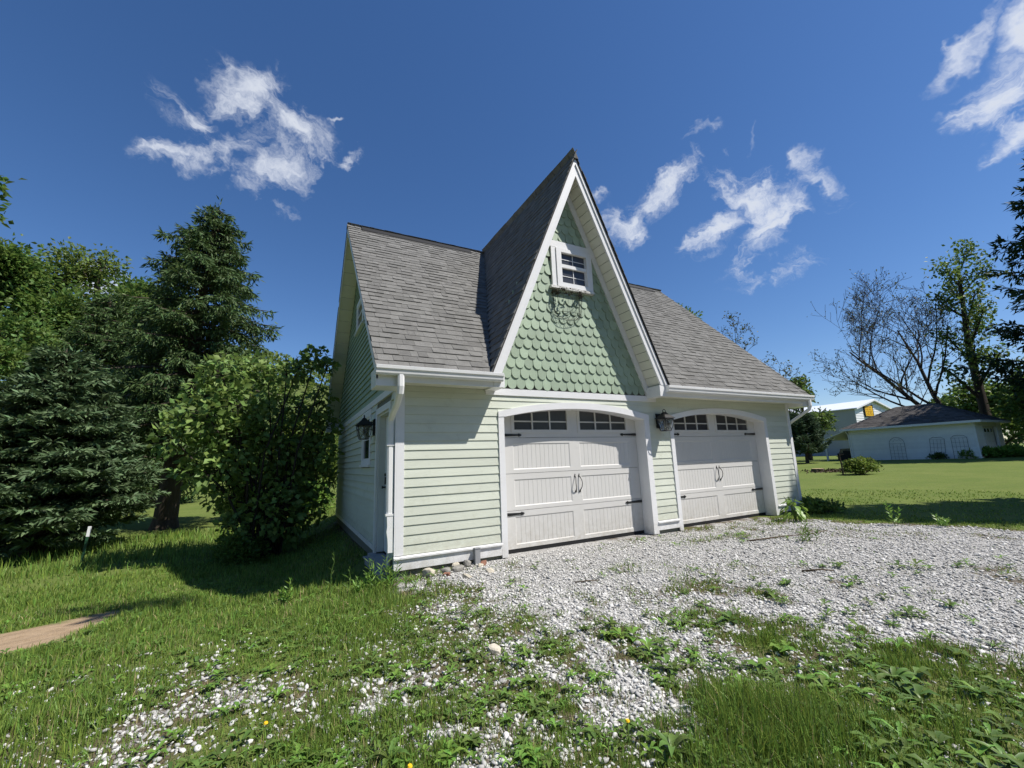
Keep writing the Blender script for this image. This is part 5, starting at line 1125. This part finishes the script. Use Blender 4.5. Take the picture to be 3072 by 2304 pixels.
# shrubs and small trees on the lawn
conifer('pine', 'small dark pine standing on the far lawn just right of the garage', (34.6,13.3,gz1(34.6,13.3)), 3.9, 1.5, 'pine', 71, whorls=16, per=7, clear=.22, droop=.05, hang=.1, spl=.22, spw=.06, nsp=60, r0=.12, taper=.5, upturn=.3, cat='pine tree')
conifer('pine', 'second dark pine half hidden behind the garage corner', (37.5,17.5,gz1(37.5,17.5)), 3.2, 1.7, 'pine', 72, whorls=14, per=7, clear=.08, droop=.05, hang=.1, spl=.24, spw=.07, nsp=50, r0=.12, taper=.5, upturn=.3, cat='pine tree')
small_bush('bush', 'small yellow green bush on the lawn in front of the shed', 'bush', (21.6,4.25,gz1(21.6,4.25)), .8, .72, 2400, .13, 'leaf2', 73)
t = thing('tree_stake', 'dark thin crooked stem standing at the left of the yellow green bush', 'stem', (20.75,4.65,gz1(20.75,4.65)))
mb = MB(); mb.tube([(0,0,-.1),(.01,0,.5),(-.02,.02,.9),(.05,-.05,1.15)], [.035,.03,.025,.012], 6); mb.tube([(-.02,.02,.88),(.02,-.15,.93)], [.02,.01], 5); mb.tube([(.0,.0,.86),(0,.14,.84)], [.02,.012], 5); mb.build('stem', M['barkd'], t)
small_bush('bush', 'dark low bush under the trellises against the shed', 'bush', (38.6,7.0,gz1(38.6,7)), .5, .45, 500, .14, 'leaf3', 74)
t = thing('tree_stump', 'pale cut tree stump on the lawn with brown chips round it', 'stump', (23.2,6.9,gz1(23.2,6.9)))
mb = MB(); mb.tube([(0,0,-.1),(0,0,.05),(0,0,.17)], [.36,.30,.27], 10); mb.build('trunk', M['bark'], t); mb = MB(); mb.tube([(0,0,.171),(0,0,.18)], .262, 10); mb.build('cut_face', mat('cut_wood', (.55,.42,.24), .8, .2, noise=.2, nscale=12), t)
np_mesh('wood_chips', *(lambda p: leaf_geo(p, rnd_dir(600), rnd_dir(600, 2), .14, .08))(np.stack([23.9+rng.normal(size=600)*.7, 6.2+rng.normal(size=600)*.7, 0*rng.normal(size=600)], -1)+np.array([0,0,1])*(gz(23.9,6.2)+.03)), M['twig'], kind='stuff')
# trees behind the shed
leafy_tree('bare_tree', 'nearly bare spreading tree with two dark stems behind the shed roof', 'bare tree', (47.6,7.6,.5), 25, .34, 'bud', 1700, .20, 81, bm='barkd', levels=5, kids=(7,6,5,4), spread=.70, first=.2, lean=(0,.05), up=.55, len0=.52, gnarl=.13, trunks=2, shrink=.60, jitter=.20, sides=3, rmin=.014)
leafy_tree('leafy_tree', 'slim upright tree with fresh tufted leaves right of the bare tree', 'leafy tree', (49.8,6.9,.5), 18.6, .40, 'leaf', 3000, .32, 82, 'trees behind the shed', 'barkd', levels=4, kids=(12,6,4), spread=.8, first=.25, up=.6, len0=.86, gnarl=.08, jitter=.42, shrink=.25, sides=4, rmin=.015)
crown_tree('dense green tree behind the right end of the shed', (57.0,2.5,.5), 7.8, 4.8, 'leaf', 9000, .42, 83, low=.06, k=22, group='trees behind the shed')
crown_tree('low dense green tree behind the shed roof on its right', (60.5,9.5,.5), 6.4, 4.6, 'leaf', 6500, .42, 84, low=.06, k=20, group='trees behind the shed')
conifer('spruce', 'big dark spruce at the right edge with black hanging branches', (45.5,-2.6,gz1(45.5,-2.6)), 25, 7.4, 'conifer', 85, whorls=40, per=10, clear=.10, droop=.14, hang=.5, spl=.55, spw=.14, nsp=46, r0=.5, taper=.62, upturn=.3, lv=(.5,1.25))
crown_tree('leafy tree at the right edge beyond the dark spruce', (47.5,.5,.5), 8.0, 4.6, 'leaf', 8000, .36, 86, low=.05, k=20, group='trees behind the shed')
# trees behind the garage
leafy_tree('bare_tree', 'bare twiggy tree showing above the right slope of the garage roof', 'bare tree', (26.2,12.2,.0), 13.2, .26, 'bud', 1700, .17, 91, bm='barkd', levels=5, kids=(6,5,4,3), spread=.85, first=.25, lean=(.10,-.06), up=.5, len0=.52, gnarl=.14, shrink=.6, jitter=.12, sides=4, rmin=.010)
crown_tree('green leafy treetop just showing above the garage roof', (21.6,13.4,-.1), 11.7, 2.1, 'leaf', 5200, .22, 92, low=.5, group='trees behind the garage')
crown_tree('small green tree low behind the right end of the garage roof', (39.5,15.6,.4), 7.4, 2.2, 'leaf', 3200, .28, 93, low=.3, group='trees behind the garage')
# far woods: hillside and tree line
def woods(name, pts, h, rad, n, ls, lm, seed):
    r = np.random.default_rng(seed); P_, D_ = [], []
    for x, y, z in pts:
        hh = h*r.uniform(.75,1.2); k = n; u = rnd_dir(k, .3, r); P_.append(np.array([x,y,z+hh*.55])+u*[rad,rad,hh*.5]*np.cbrt(r.uniform(.3,1,(k,1)))); D_.append(u+rnd_dir(k, 0, r))
    P_ = np.concatenate(P_); D_ = np.concatenate(D_); k = len(P_); V, F = leaf_geo(P_, D_, rnd_dir(k, 1, r), ls*r.uniform(.6,1.4,k), ls*r.uniform(.5,.9,k)); np_mesh(name, V, F, M[lm], kind='stuff')
r = np.random.default_rng(5); hp = []
for k in range(230):
    x, y = r.uniform(-110,150), r.uniform(92,170); z = -2+float(ss(85,175,y))*(30*math.exp(-((x+15)/70)**2)+7*math.exp(-((x-150)/60)**2)+9); hp.append((x,y,z))
woods('woods', hp, 8, 4.2, 130, 1.3, 'leaf2', 6)
r = np.random.default_rng(6)
woods('far_trees', [(88+r.uniform(-4,16), y, .4) for y in np.arange(-12, 40, 2.6)], 8.3, 2.6, 420, .7, 'leaf3', 7)
woods('far_trees', [(x, 70+r.uniform(-6,10), .2) for x in np.arange(-75, 75, 4.5)], 9, 3.4, 300, .9, 'leaf3', 8)
woods('far_trees', [(62+r.uniform(-3,10), y, .4) for y in np.arange(-22, 0, 2.6)], 8, 2.6, 420, .6, 'leaf', 9)

woods('far_trees', [(30*math.sin(a)+r.uniform(-6,6), -34*math.cos(a)+r.uniform(-6,6)-4, -.2) for a in np.linspace(-1.25, 1.25, 26)], 12, 4.2, 260, 1.1, 'leaf3', 10)  # unseen tree ring behind the camera, added to block bright horizon sky
# ------------------------------------------------------------------ gravel, grass and weeds
AZ0 = YAW
def scatter(n, r0, r1, fov=1.02, rg=rng):
    u = rg.uniform(size=n); rr_ = r0*(r1/r0)**u; a = AZ0+rg.uniform(-fov, fov, n); return CAM.x+rr_*np.sin(a), CAM.y+rr_*np.cos(a), rr_
def inside_house(x, y): return ((x > -.02) & (x < W+.02) & (y > -.035) & (y < D)) | ((x > -.31) & (x < 0) & (y > .06) & (y < 1.54))
phi = (1+5**.5)/2
ICO = np.array([(-1,phi,0),(1,phi,0),(-1,-phi,0),(1,-phi,0),(0,-1,phi),(0,1,phi),(0,-1,-phi),(0,1,-phi),(phi,0,-1),(phi,0,1),(-phi,0,-1),(-phi,0,1)])/math.hypot(1,phi)
ICF = np.array([(0,11,5),(0,5,1),(0,1,7),(0,7,10),(0,10,11),(1,5,9),(5,11,4),(11,10,2),(10,7,6),(7,1,8),(3,9,4),(3,4,2),(3,2,6),(3,6,8),(3,8,9),(4,9,5),(2,4,11),(6,2,10),(8,6,7),(9,8,1)])
OCT = np.array([(1,0,0),(-1,0,0),(0,1,0),(0,-1,0),(0,0,1),(0,0,-1)], float); OCF = np.array([(0,2,4),(2,1,4),(1,3,4),(3,0,4),(2,0,5),(1,2,5),(3,1,5),(0,3,5)])
def stones(x, y, size, base, faces, rg):
    n = len(x); k = len(base); ang = rg.uniform(0, 2*PI, n); sc = rg.uniform(.6,1.35,(n,1,3))*np.array([1,.8,.5])
    v = base[None]*(1+rg.uniform(-.22,.22,(n,k,1)))*sc*size[:,None,None]; tl = rg.normal(size=(n,1))*.35
    c, s = np.cos(ang)[:,None], np.sin(ang)[:,None]; vz = v[...,2]+v[...,0]*tl; X = v[...,0]*c-v[...,1]*s; Y = v[...,0]*s+v[...,1]*c
    V = np.stack([X+x[:,None], Y+y[:,None], vz+(gz(x, y)+size*rg.uniform(.05,.45,n))[:,None]], -1).reshape(-1, 3)
    return V, (np.arange(n)[:,None,None]*k+faces[None]).reshape(-1, 3)
g1 = np.random.default_rng(101)
x, y, d = scatter(120000, 1.5, 4.6, rg=g1); cv, lw = grass_cover(x, y); k = (g1.uniform(size=len(x)) < 1.05-cv*1.08) & ~inside_house(x, y) & (lw < .5) & (y < .2) & (x > -3.2) & (dirt_mask(x,y) < .3)
x, y, d = x[k], y[k], d[k]; k = g1.uniform(size=len(x)) < .62; x, y, d = x[k], y[k], d[k]
sz = np.exp(g1.normal(-4.95, .46, len(x)))*(1+.14*d); A = stones(x, y, np.clip(sz, .004, .021), ICO, ICF, g1)
x, y, d = scatter(110000, 4.4, 12.5, .9, g1); cv, lw = grass_cover(x, y); k = (g1.uniform(size=len(x)) < 1.05-cv*1.1) & ~inside_house(x, y) & (lw < .6) & (y < .2) & (x > .1)
x, y, d = x[k], y[k], d[k]; sz = np.exp(g1.normal(-4.75, .40, len(x)))*(1+.09*(d-2)); B2 = stones(x, y, np.clip(sz, .007, .027), OCT, OCF, g1)
V, F = join([A, B2]); np_mesh('gravel', V, F, M['gravel'], kind='stuff')
def blades(x, y, h, w, rg, lean=.45, z=None):
    n = len(x); a = rg.uniform(0, 2*PI, n); b = rg.uniform(0, 2*PI, n); ln = np.abs(rg.normal(0, lean, n))*h; z = gz(x, y)-.01 if z is None else z
    sx, sy = np.cos(a)*w/2, np.sin(a)*w/2; lx, ly = np.cos(b)*ln, np.sin(b)*ln; hz = np.sqrt(np.maximum(h*h-ln*ln*.8, (.35*h)**2)); V = np.empty((n,5,3))
    V[:,0] = np.stack([x-sx, y-sy, z], -1); V[:,1] = np.stack([x+sx, y+sy, z], -1)
    V[:,2] = np.stack([x-sx*.75+lx*.32, y-sy*.75+ly*.32, z+hz*.58], -1); V[:,3] = np.stack([x+sx*.75+lx*.32, y+sy*.75+ly*.32, z+hz*.58], -1); V[:,4] = np.stack([x+lx, y+ly, z+hz], -1)
    f = np.array([(0,1,3),(0,3,2),(2,3,4)]); return V.reshape(-1,3), (np.arange(n)[:,None,None]*5+f[None]).reshape(-1,3)
g2 = np.random.default_rng(202)
def grass_at(n, r0, r1, hfun, wfun, fov=1.02, tuft=0.):
    x, y, d = scatter(n, r0, r1, fov, g2)
    if tuft:                                            # gather the blades into tufts
        k = g2.integers(max(1, n//9), size=n); x = x[k]+g2.normal(size=n)*tuft*d[k]; y = y[k]+g2.normal(size=n)*tuft*d[k]; d = np.hypot(x-CAM.x, y-CAM.y)
    cv, lw = grass_cover(x, y); k = (g2.uniform(size=n)**.8 < (cv-.10)*1.15+.035) & ~inside_house(x, y) & (dirt_mask(x, y) < .42); x, y, d, cv, lw = x[k], y[k], d[k], cv[k], lw[k]
    h = hfun(x, y, d, cv, lw)*g2.uniform(.55,1.3,len(x)); return blades(x, y, h, wfun(d)*g2.uniform(.7,1.3,len(x)), g2)
def hg(x, y, d, cv, lw):
    base = (.022+.085*cv*(fbm(x, y, 1.3, 77)**1.5)*1.7)*np.where((x > .9) & (y < -2.2), .72, 1.); fieldg = .13*ss(5.2, 6.6, y)*ss(-.5, -1.2, x)*ss(18, 14, y)
    tall = .05*np.exp(-((x+.55)**2+(y+.35)**2)/.55); tall2 = .12*np.exp(-(((x-.95)/.4)**2+((y+4.1)/.35)**2))
    return np.where(lw > .5, .042, base+fieldg+tall+tall2)
wg = lambda d: np.clip(.0026+.0010*d, .0036, .03)
parts = [grass_at(150000, 1.3, 4.2, hg, wg, tuft=.012), grass_at(150000, 3.6, 11, hg, wg, tuft=.012), grass_at(40000, 9, 17, hg, lambda d: np.clip(.0011*d+.004, .01, .05), .95, .01)]
V, F = join(parts); np_mesh('grass', V, F, M['grass'], kind='stuff')
V, F = grass_at(13000, 1.3, 9, lambda x, y, d, c, l: hg(x, y, d, c, l)*.9+.015, lambda d: wg(d)*.7, tuft=.02); np_mesh('dry_grass', V, F, M['drygrass'], kind='stuff')
def rosette(nl, L, W_, rg, rise=.5, seg=3, stem=False):
    """a weed: leaves bending out from the crown; strips of quads"""
    Vs, Fs, o = [], [], 0
    for k in range(nl):
        a = 2*PI*k/nl+rg.uniform(-.35,.35); l = L*rg.uniform(.6,1.15); w = W_*rg.uniform(.75,1.2); up_ = rise*rg.uniform(.4,1.4); dx, dy = math.cos(a), math.sin(a); px_, py_ = -dy, dx; z0 = rg.uniform(0,.02)
        for s in range(seg+1):
            t = s/seg; r_ = l*t; z_ = z0+l*(up_*t-.75*up_*t*t+.02); ww = w*(math.sin(PI*min(.98, t*.86+.12)))*.5*(1 if s < seg else .12)
            Vs += [(dx*r_-px_*ww, dy*r_-py_*ww, z_+ww*.35), (dx*r_, dy*r_, z_), (dx*r_+px_*ww, dy*r_+py_*ww, z_+ww*.35)]
        for s in range(seg):
            b = o+s*3; Fs += [(b,b+1,b+4,b+3),(b+1,b+2,b+5,b+4)]
        o += (seg+1)*3
    return np.array(Vs), np.array(Fs)
g3 = np.random.default_rng(303)
# ground cover: small rosettes and clover, nobody could count them
RV = [rosette(int(g3.integers(4,8)), .05, g3.uniform(.010,.026), g3, g3.uniform(.5,1.1), 2) for _ in range(12)]
x, y, d = scatter(20000, 1.3, 8.5, rg=g3); cv, lw = grass_cover(x, y); k = (g3.uniform(size=len(x)) < np.clip((cv-.12)*.5, 0, .32)) & ~inside_house(x, y) & (lw < .4) & (dirt_mask(x,y) < .3) & ((fbm(x, y, 1.7, 55) > .40))
pr = []; 
for xx, yy, dd in zip(x[k], y[k], d[k]):
    V, F = RV[g3.integers(12)]; s = g3.uniform(.35,1.25)*(1+.05*dd)*(1.45 if xx > .9 and yy < -2.6 and g3.uniform() < .5 else 1); a = g3.uniform(0,2*PI); c_, s_ = math.cos(a), math.sin(a)
    pr.append((np.stack([xx+(V[:,0]*c_-V[:,1]*s_)*s, yy+(V[:,0]*s_+V[:,1]*c_)*s, V[:,2]*s+gz1(xx,yy)+.004], -1), F))
nh = len(pr)//3
for part_, m_ in ((pr[:nh], 'weedleaf2'), (pr[nh:], 'weedleaf')):
    V, F = join(part_); np_mesh('ground_cover', V, F, M[m_], kind='stuff')
# larger weeds one can pick out
WM = []
for k in range(12):
    V, F = rosette(int(g3.integers(7,15)), g3.uniform(.13,.19), g3.uniform(.022,.055), g3, g3.uniform(.6,1.15), 4); o = np_mesh('broadleaf_weed', V, F, M['weedleaf'] if k % 3 else M['weedleaf2']); WM.append(o.data); bpy.data.objects.remove(o)
big = [(1.02,-3.09,1.0),(2.77,-2.92,.8),(1.29,-3.46,1.),(1.10,-3.18,.6),(2.83,-3.75,.9),(3.64,-3.82,.8),(.48,-3.22,.9),(.30,-2.58,.7),(.05,-3.35,.9),(-.2,-3.6,1.0),(.35,-3.9,1.1),(.75,-3.75,.8),(1.55,-3.95,1.1),(1.25,-4.2,1.2),(1.7,-4.3,1.0),(1.0,-4.3,1.0),(.2,-4.1,1.0),(-.35,-4.0,.9),(-.9,-3.75,.9),(-1.3,-3.5,.9),(-1.7,-3.2,.8),(-1.1,-3.1,.7),(-.75,-3.3,.8),(2.1,-3.55,.9),(2.4,-3.95,1.1),(1.9,-4.1,1.1),(2.9,-4.25,1.0),(2.2,-4.55,1.1),(3.3,-4.35,.9),(-.55,-2.5,.7),(-1.2,-2.4,.7),(.1,-2.0,.6),(2.2,-2.4,.6),(3.3,-2.7,.6),(4.2,-2.6,.6),(4.6,-3.3,.7),(3.0,-1.9,.5),(2.2,-1.5,.5),(5.63,-1.64,.9),(6.4,-2.2,.6),(1.05,-1.05,.6),(.85,-4.55,1.2),(-.05,-4.45,1.1),(1.45,-4.65,1.2)]
for k, (x_, y_, s_) in enumerate(big):
    o = obj('broadleaf_weed', WM[k%12], None, None, (x_, y_, gz1(x_, y_)+.005), (g3.uniform(-.1,.1), g3.uniform(-.1,.1), g3.uniform(0,6))); q = s_*g3.uniform(.45,.75); o.scale = (q, q, q*g3.uniform(.8,1.3))
    tag(o, 'green broadleaf weed spreading from the gravel and thin grass', 'weed', 'broadleaf weeds in the gravel')
# tall lance-leaved weeds at the corner
def tall_weed(x_, y_, h, nst, label, lm='weedleaf2', ll=.13, lw_=.018, group=None, seed=1, per=16, tilt=.22, name='tall_weed'):
    r = np.random.default_rng(seed); t = thing(name, label, 'weed', (x_, y_, gz1(x_, y_)), group); segs = []; P_, D_, L_ = [], [], []
    for s in range(nst):
        b = np.array([r.normal()*.09*math.sqrt(nst)/2, r.normal()*.06*math.sqrt(nst)/2, -.01]); d = np.array([r.normal()*tilt, r.normal()*tilt, 1]); hh = h*r.uniform(.55,1.1); pts = [b+d*hh*u+np.array([r.normal()*.012, r.normal()*.012, 0])*u for u in np.linspace(0,1,5)]
        segs += [np.r_[pts[i], pts[i+1], .0045*(1.2-.2*i), .0045*(1-.2*i)] for i in range(4)]
        for k in range(per):
            u = .15+.85*k/per; p = b+d*hh*u; a = k*2.4+r.uniform(-.3,.3); P_.append(p); D_.append([math.cos(a), math.sin(a), .45+.5*u]); L_.append(ll*r.uniform(.6,1.15)*(1-.35*u))
    for s in range(nst): V, F = tubes(np.array(segs[s*4:s*4+4]), 4); np_mesh('stem', V, F, M['weedleaf'], t)
    L_ = np.array(L_); V, F = leaf_geo(np.array(P_), np.array(D_), rnd_dir(len(P_), 2, r), L_, L_*lw_/ll*r.uniform(.8,1.3,len(L_)), .2); np_mesh('leaves', V, F, M[lm], t)
tall_weed(-.18,-.30,.34,9,'clump of bright lance leaved weeds against the front left corner',seed=1,per=18,lw_=.022)
tall_weed(-.46,-.26,.20,5,'short bright weeds a step left of the corner clump',seed=2,ll=.10,lw_=.02)
tall_weed(-.66,.10,.52,2,'thin tall weed stalk standing against the dark shaded wall',seed=3,lm='weedleaf',ll=.12,per=8,tilt=.12)
tall_weed(-1.15,.12,.30,3,'bright leafed weed at the edge of the shade, left of the tall stalk',seed=4,ll=.11,lw_=.03)
tall_weed(.18,-.42,.16,3,'few grassy stems beside the foundation corner',seed=5,ll=.12,lw_=.012)
tall_weed(7.92,-1.95,.38,3,'bright upright weed growing from the gravel near the lawn edge',seed=6,ll=.11,lw_=.04,per=14)
tall_weed(8.15,-2.42,.22,3,'smaller bright weed on the gravel right of the upright one',seed=7,ll=.11,lw_=.04)
tall_weed(5.6,-1.72,.24,5,'dark green tuft on the gravel before the right garage door',seed=8,lm='weedleaf',ll=.10,lw_=.03)
tall_weed(-1.75,-3.35,.34,3,'dead looking brownish weed stalk in the patchy grass at the left',seed=9,lm='drygrass',ll=.08,lw_=.02,per=8)
# big-leaved plant at the right corner
def burdock(x_, y_):
    r = np.random.default_rng(5); t = thing('broadleaf_plant', 'bright green plant with large drooping leaves at the right front corner', 'plant', (x_, y_, gz1(x_, y_)))
    for k in range(46):
        a = r.uniform(0,2*PI); u = (k+.5)/46; rad = .22*math.sin(PI*(.25+.7*u))*r.uniform(.5,1.05); z_ = .05+.36*u; c = Vector((math.cos(a)*rad*.85, math.sin(a)*rad*.85, z_)); d = Vector((math.cos(a), math.sin(a), -.9+.8*u)).normalized(); s = d.cross(Vector((0,0,1))).normalized(); n = s.cross(d); L = r.uniform(.08,.145); W_ = L*.66; mb = MB(); vs = []
        for i, (tt, ww) in enumerate(((0,.25),(.25,.95),(.55,1.0),(.82,.55),(1,.05))):
            m_ = c+d*L*tt-n*L*.25*tt*tt
            vs += [m_-s*W_*.5*ww+n*.12*W_*ww, m_, m_+s*W_*.5*ww+n*.12*W_*ww]
        mb.add(vs, [q for i in range(4) for q in ((i*3,i*3+1,i*3+4,i*3+3),(i*3+1,i*3+2,i*3+5,i*3+4))]); mb.build('leaf', M['weedleaf2'], t, True)
    mb = MB()
    for k in range(5): mb.tube([(0,0,-.02),(r.uniform(-.06,.06),r.uniform(-.06,.06),.25),(r.uniform(-.15,.15),r.uniform(-.15,.15),.45)], [.01,.008,.004], 5)
    mb.build('stems', M['weedleaf'], t)
burdock(7.32,-.62)
small_bush('bush', 'low dark weeds at the lawn edge right of the corner plant', 'bush', (8.9,-.2,gz1(8.9,-.2)), .55, .26, 800, .10, 'leaf', 75)
# dandelions: yellow heads on thin stalks
for k, (x_, y_) in enumerate([(-.72,-3.52),(-1.02,-3.5),(-1.25,-2.8),(.23,-3.75)]):
    t = thing('dandelion', 'yellow dandelion flower on a short stalk in the patchy grass', 'dandelion', (x_, y_, gz1(x_, y_)), 'dandelions in the grass'); h_ = g3.uniform(.06,.11)
    mb = MB(); mb.tube([(0,0,0),(.004,.0,h_)], .0025, 4); mb.build('stalk', M['weedleaf'], t); mb = MB(); mb.tube([(.004,0,h_),(.004,0,h_+.006),(.004,0,h_+.013)], [.003,.011,.008], 9); mb.build('flower_head', M['yellow'], t)
for nm in list(bpy.data.meshes):
    if nm.users == 0: bpy.data.meshes.remove(nm)
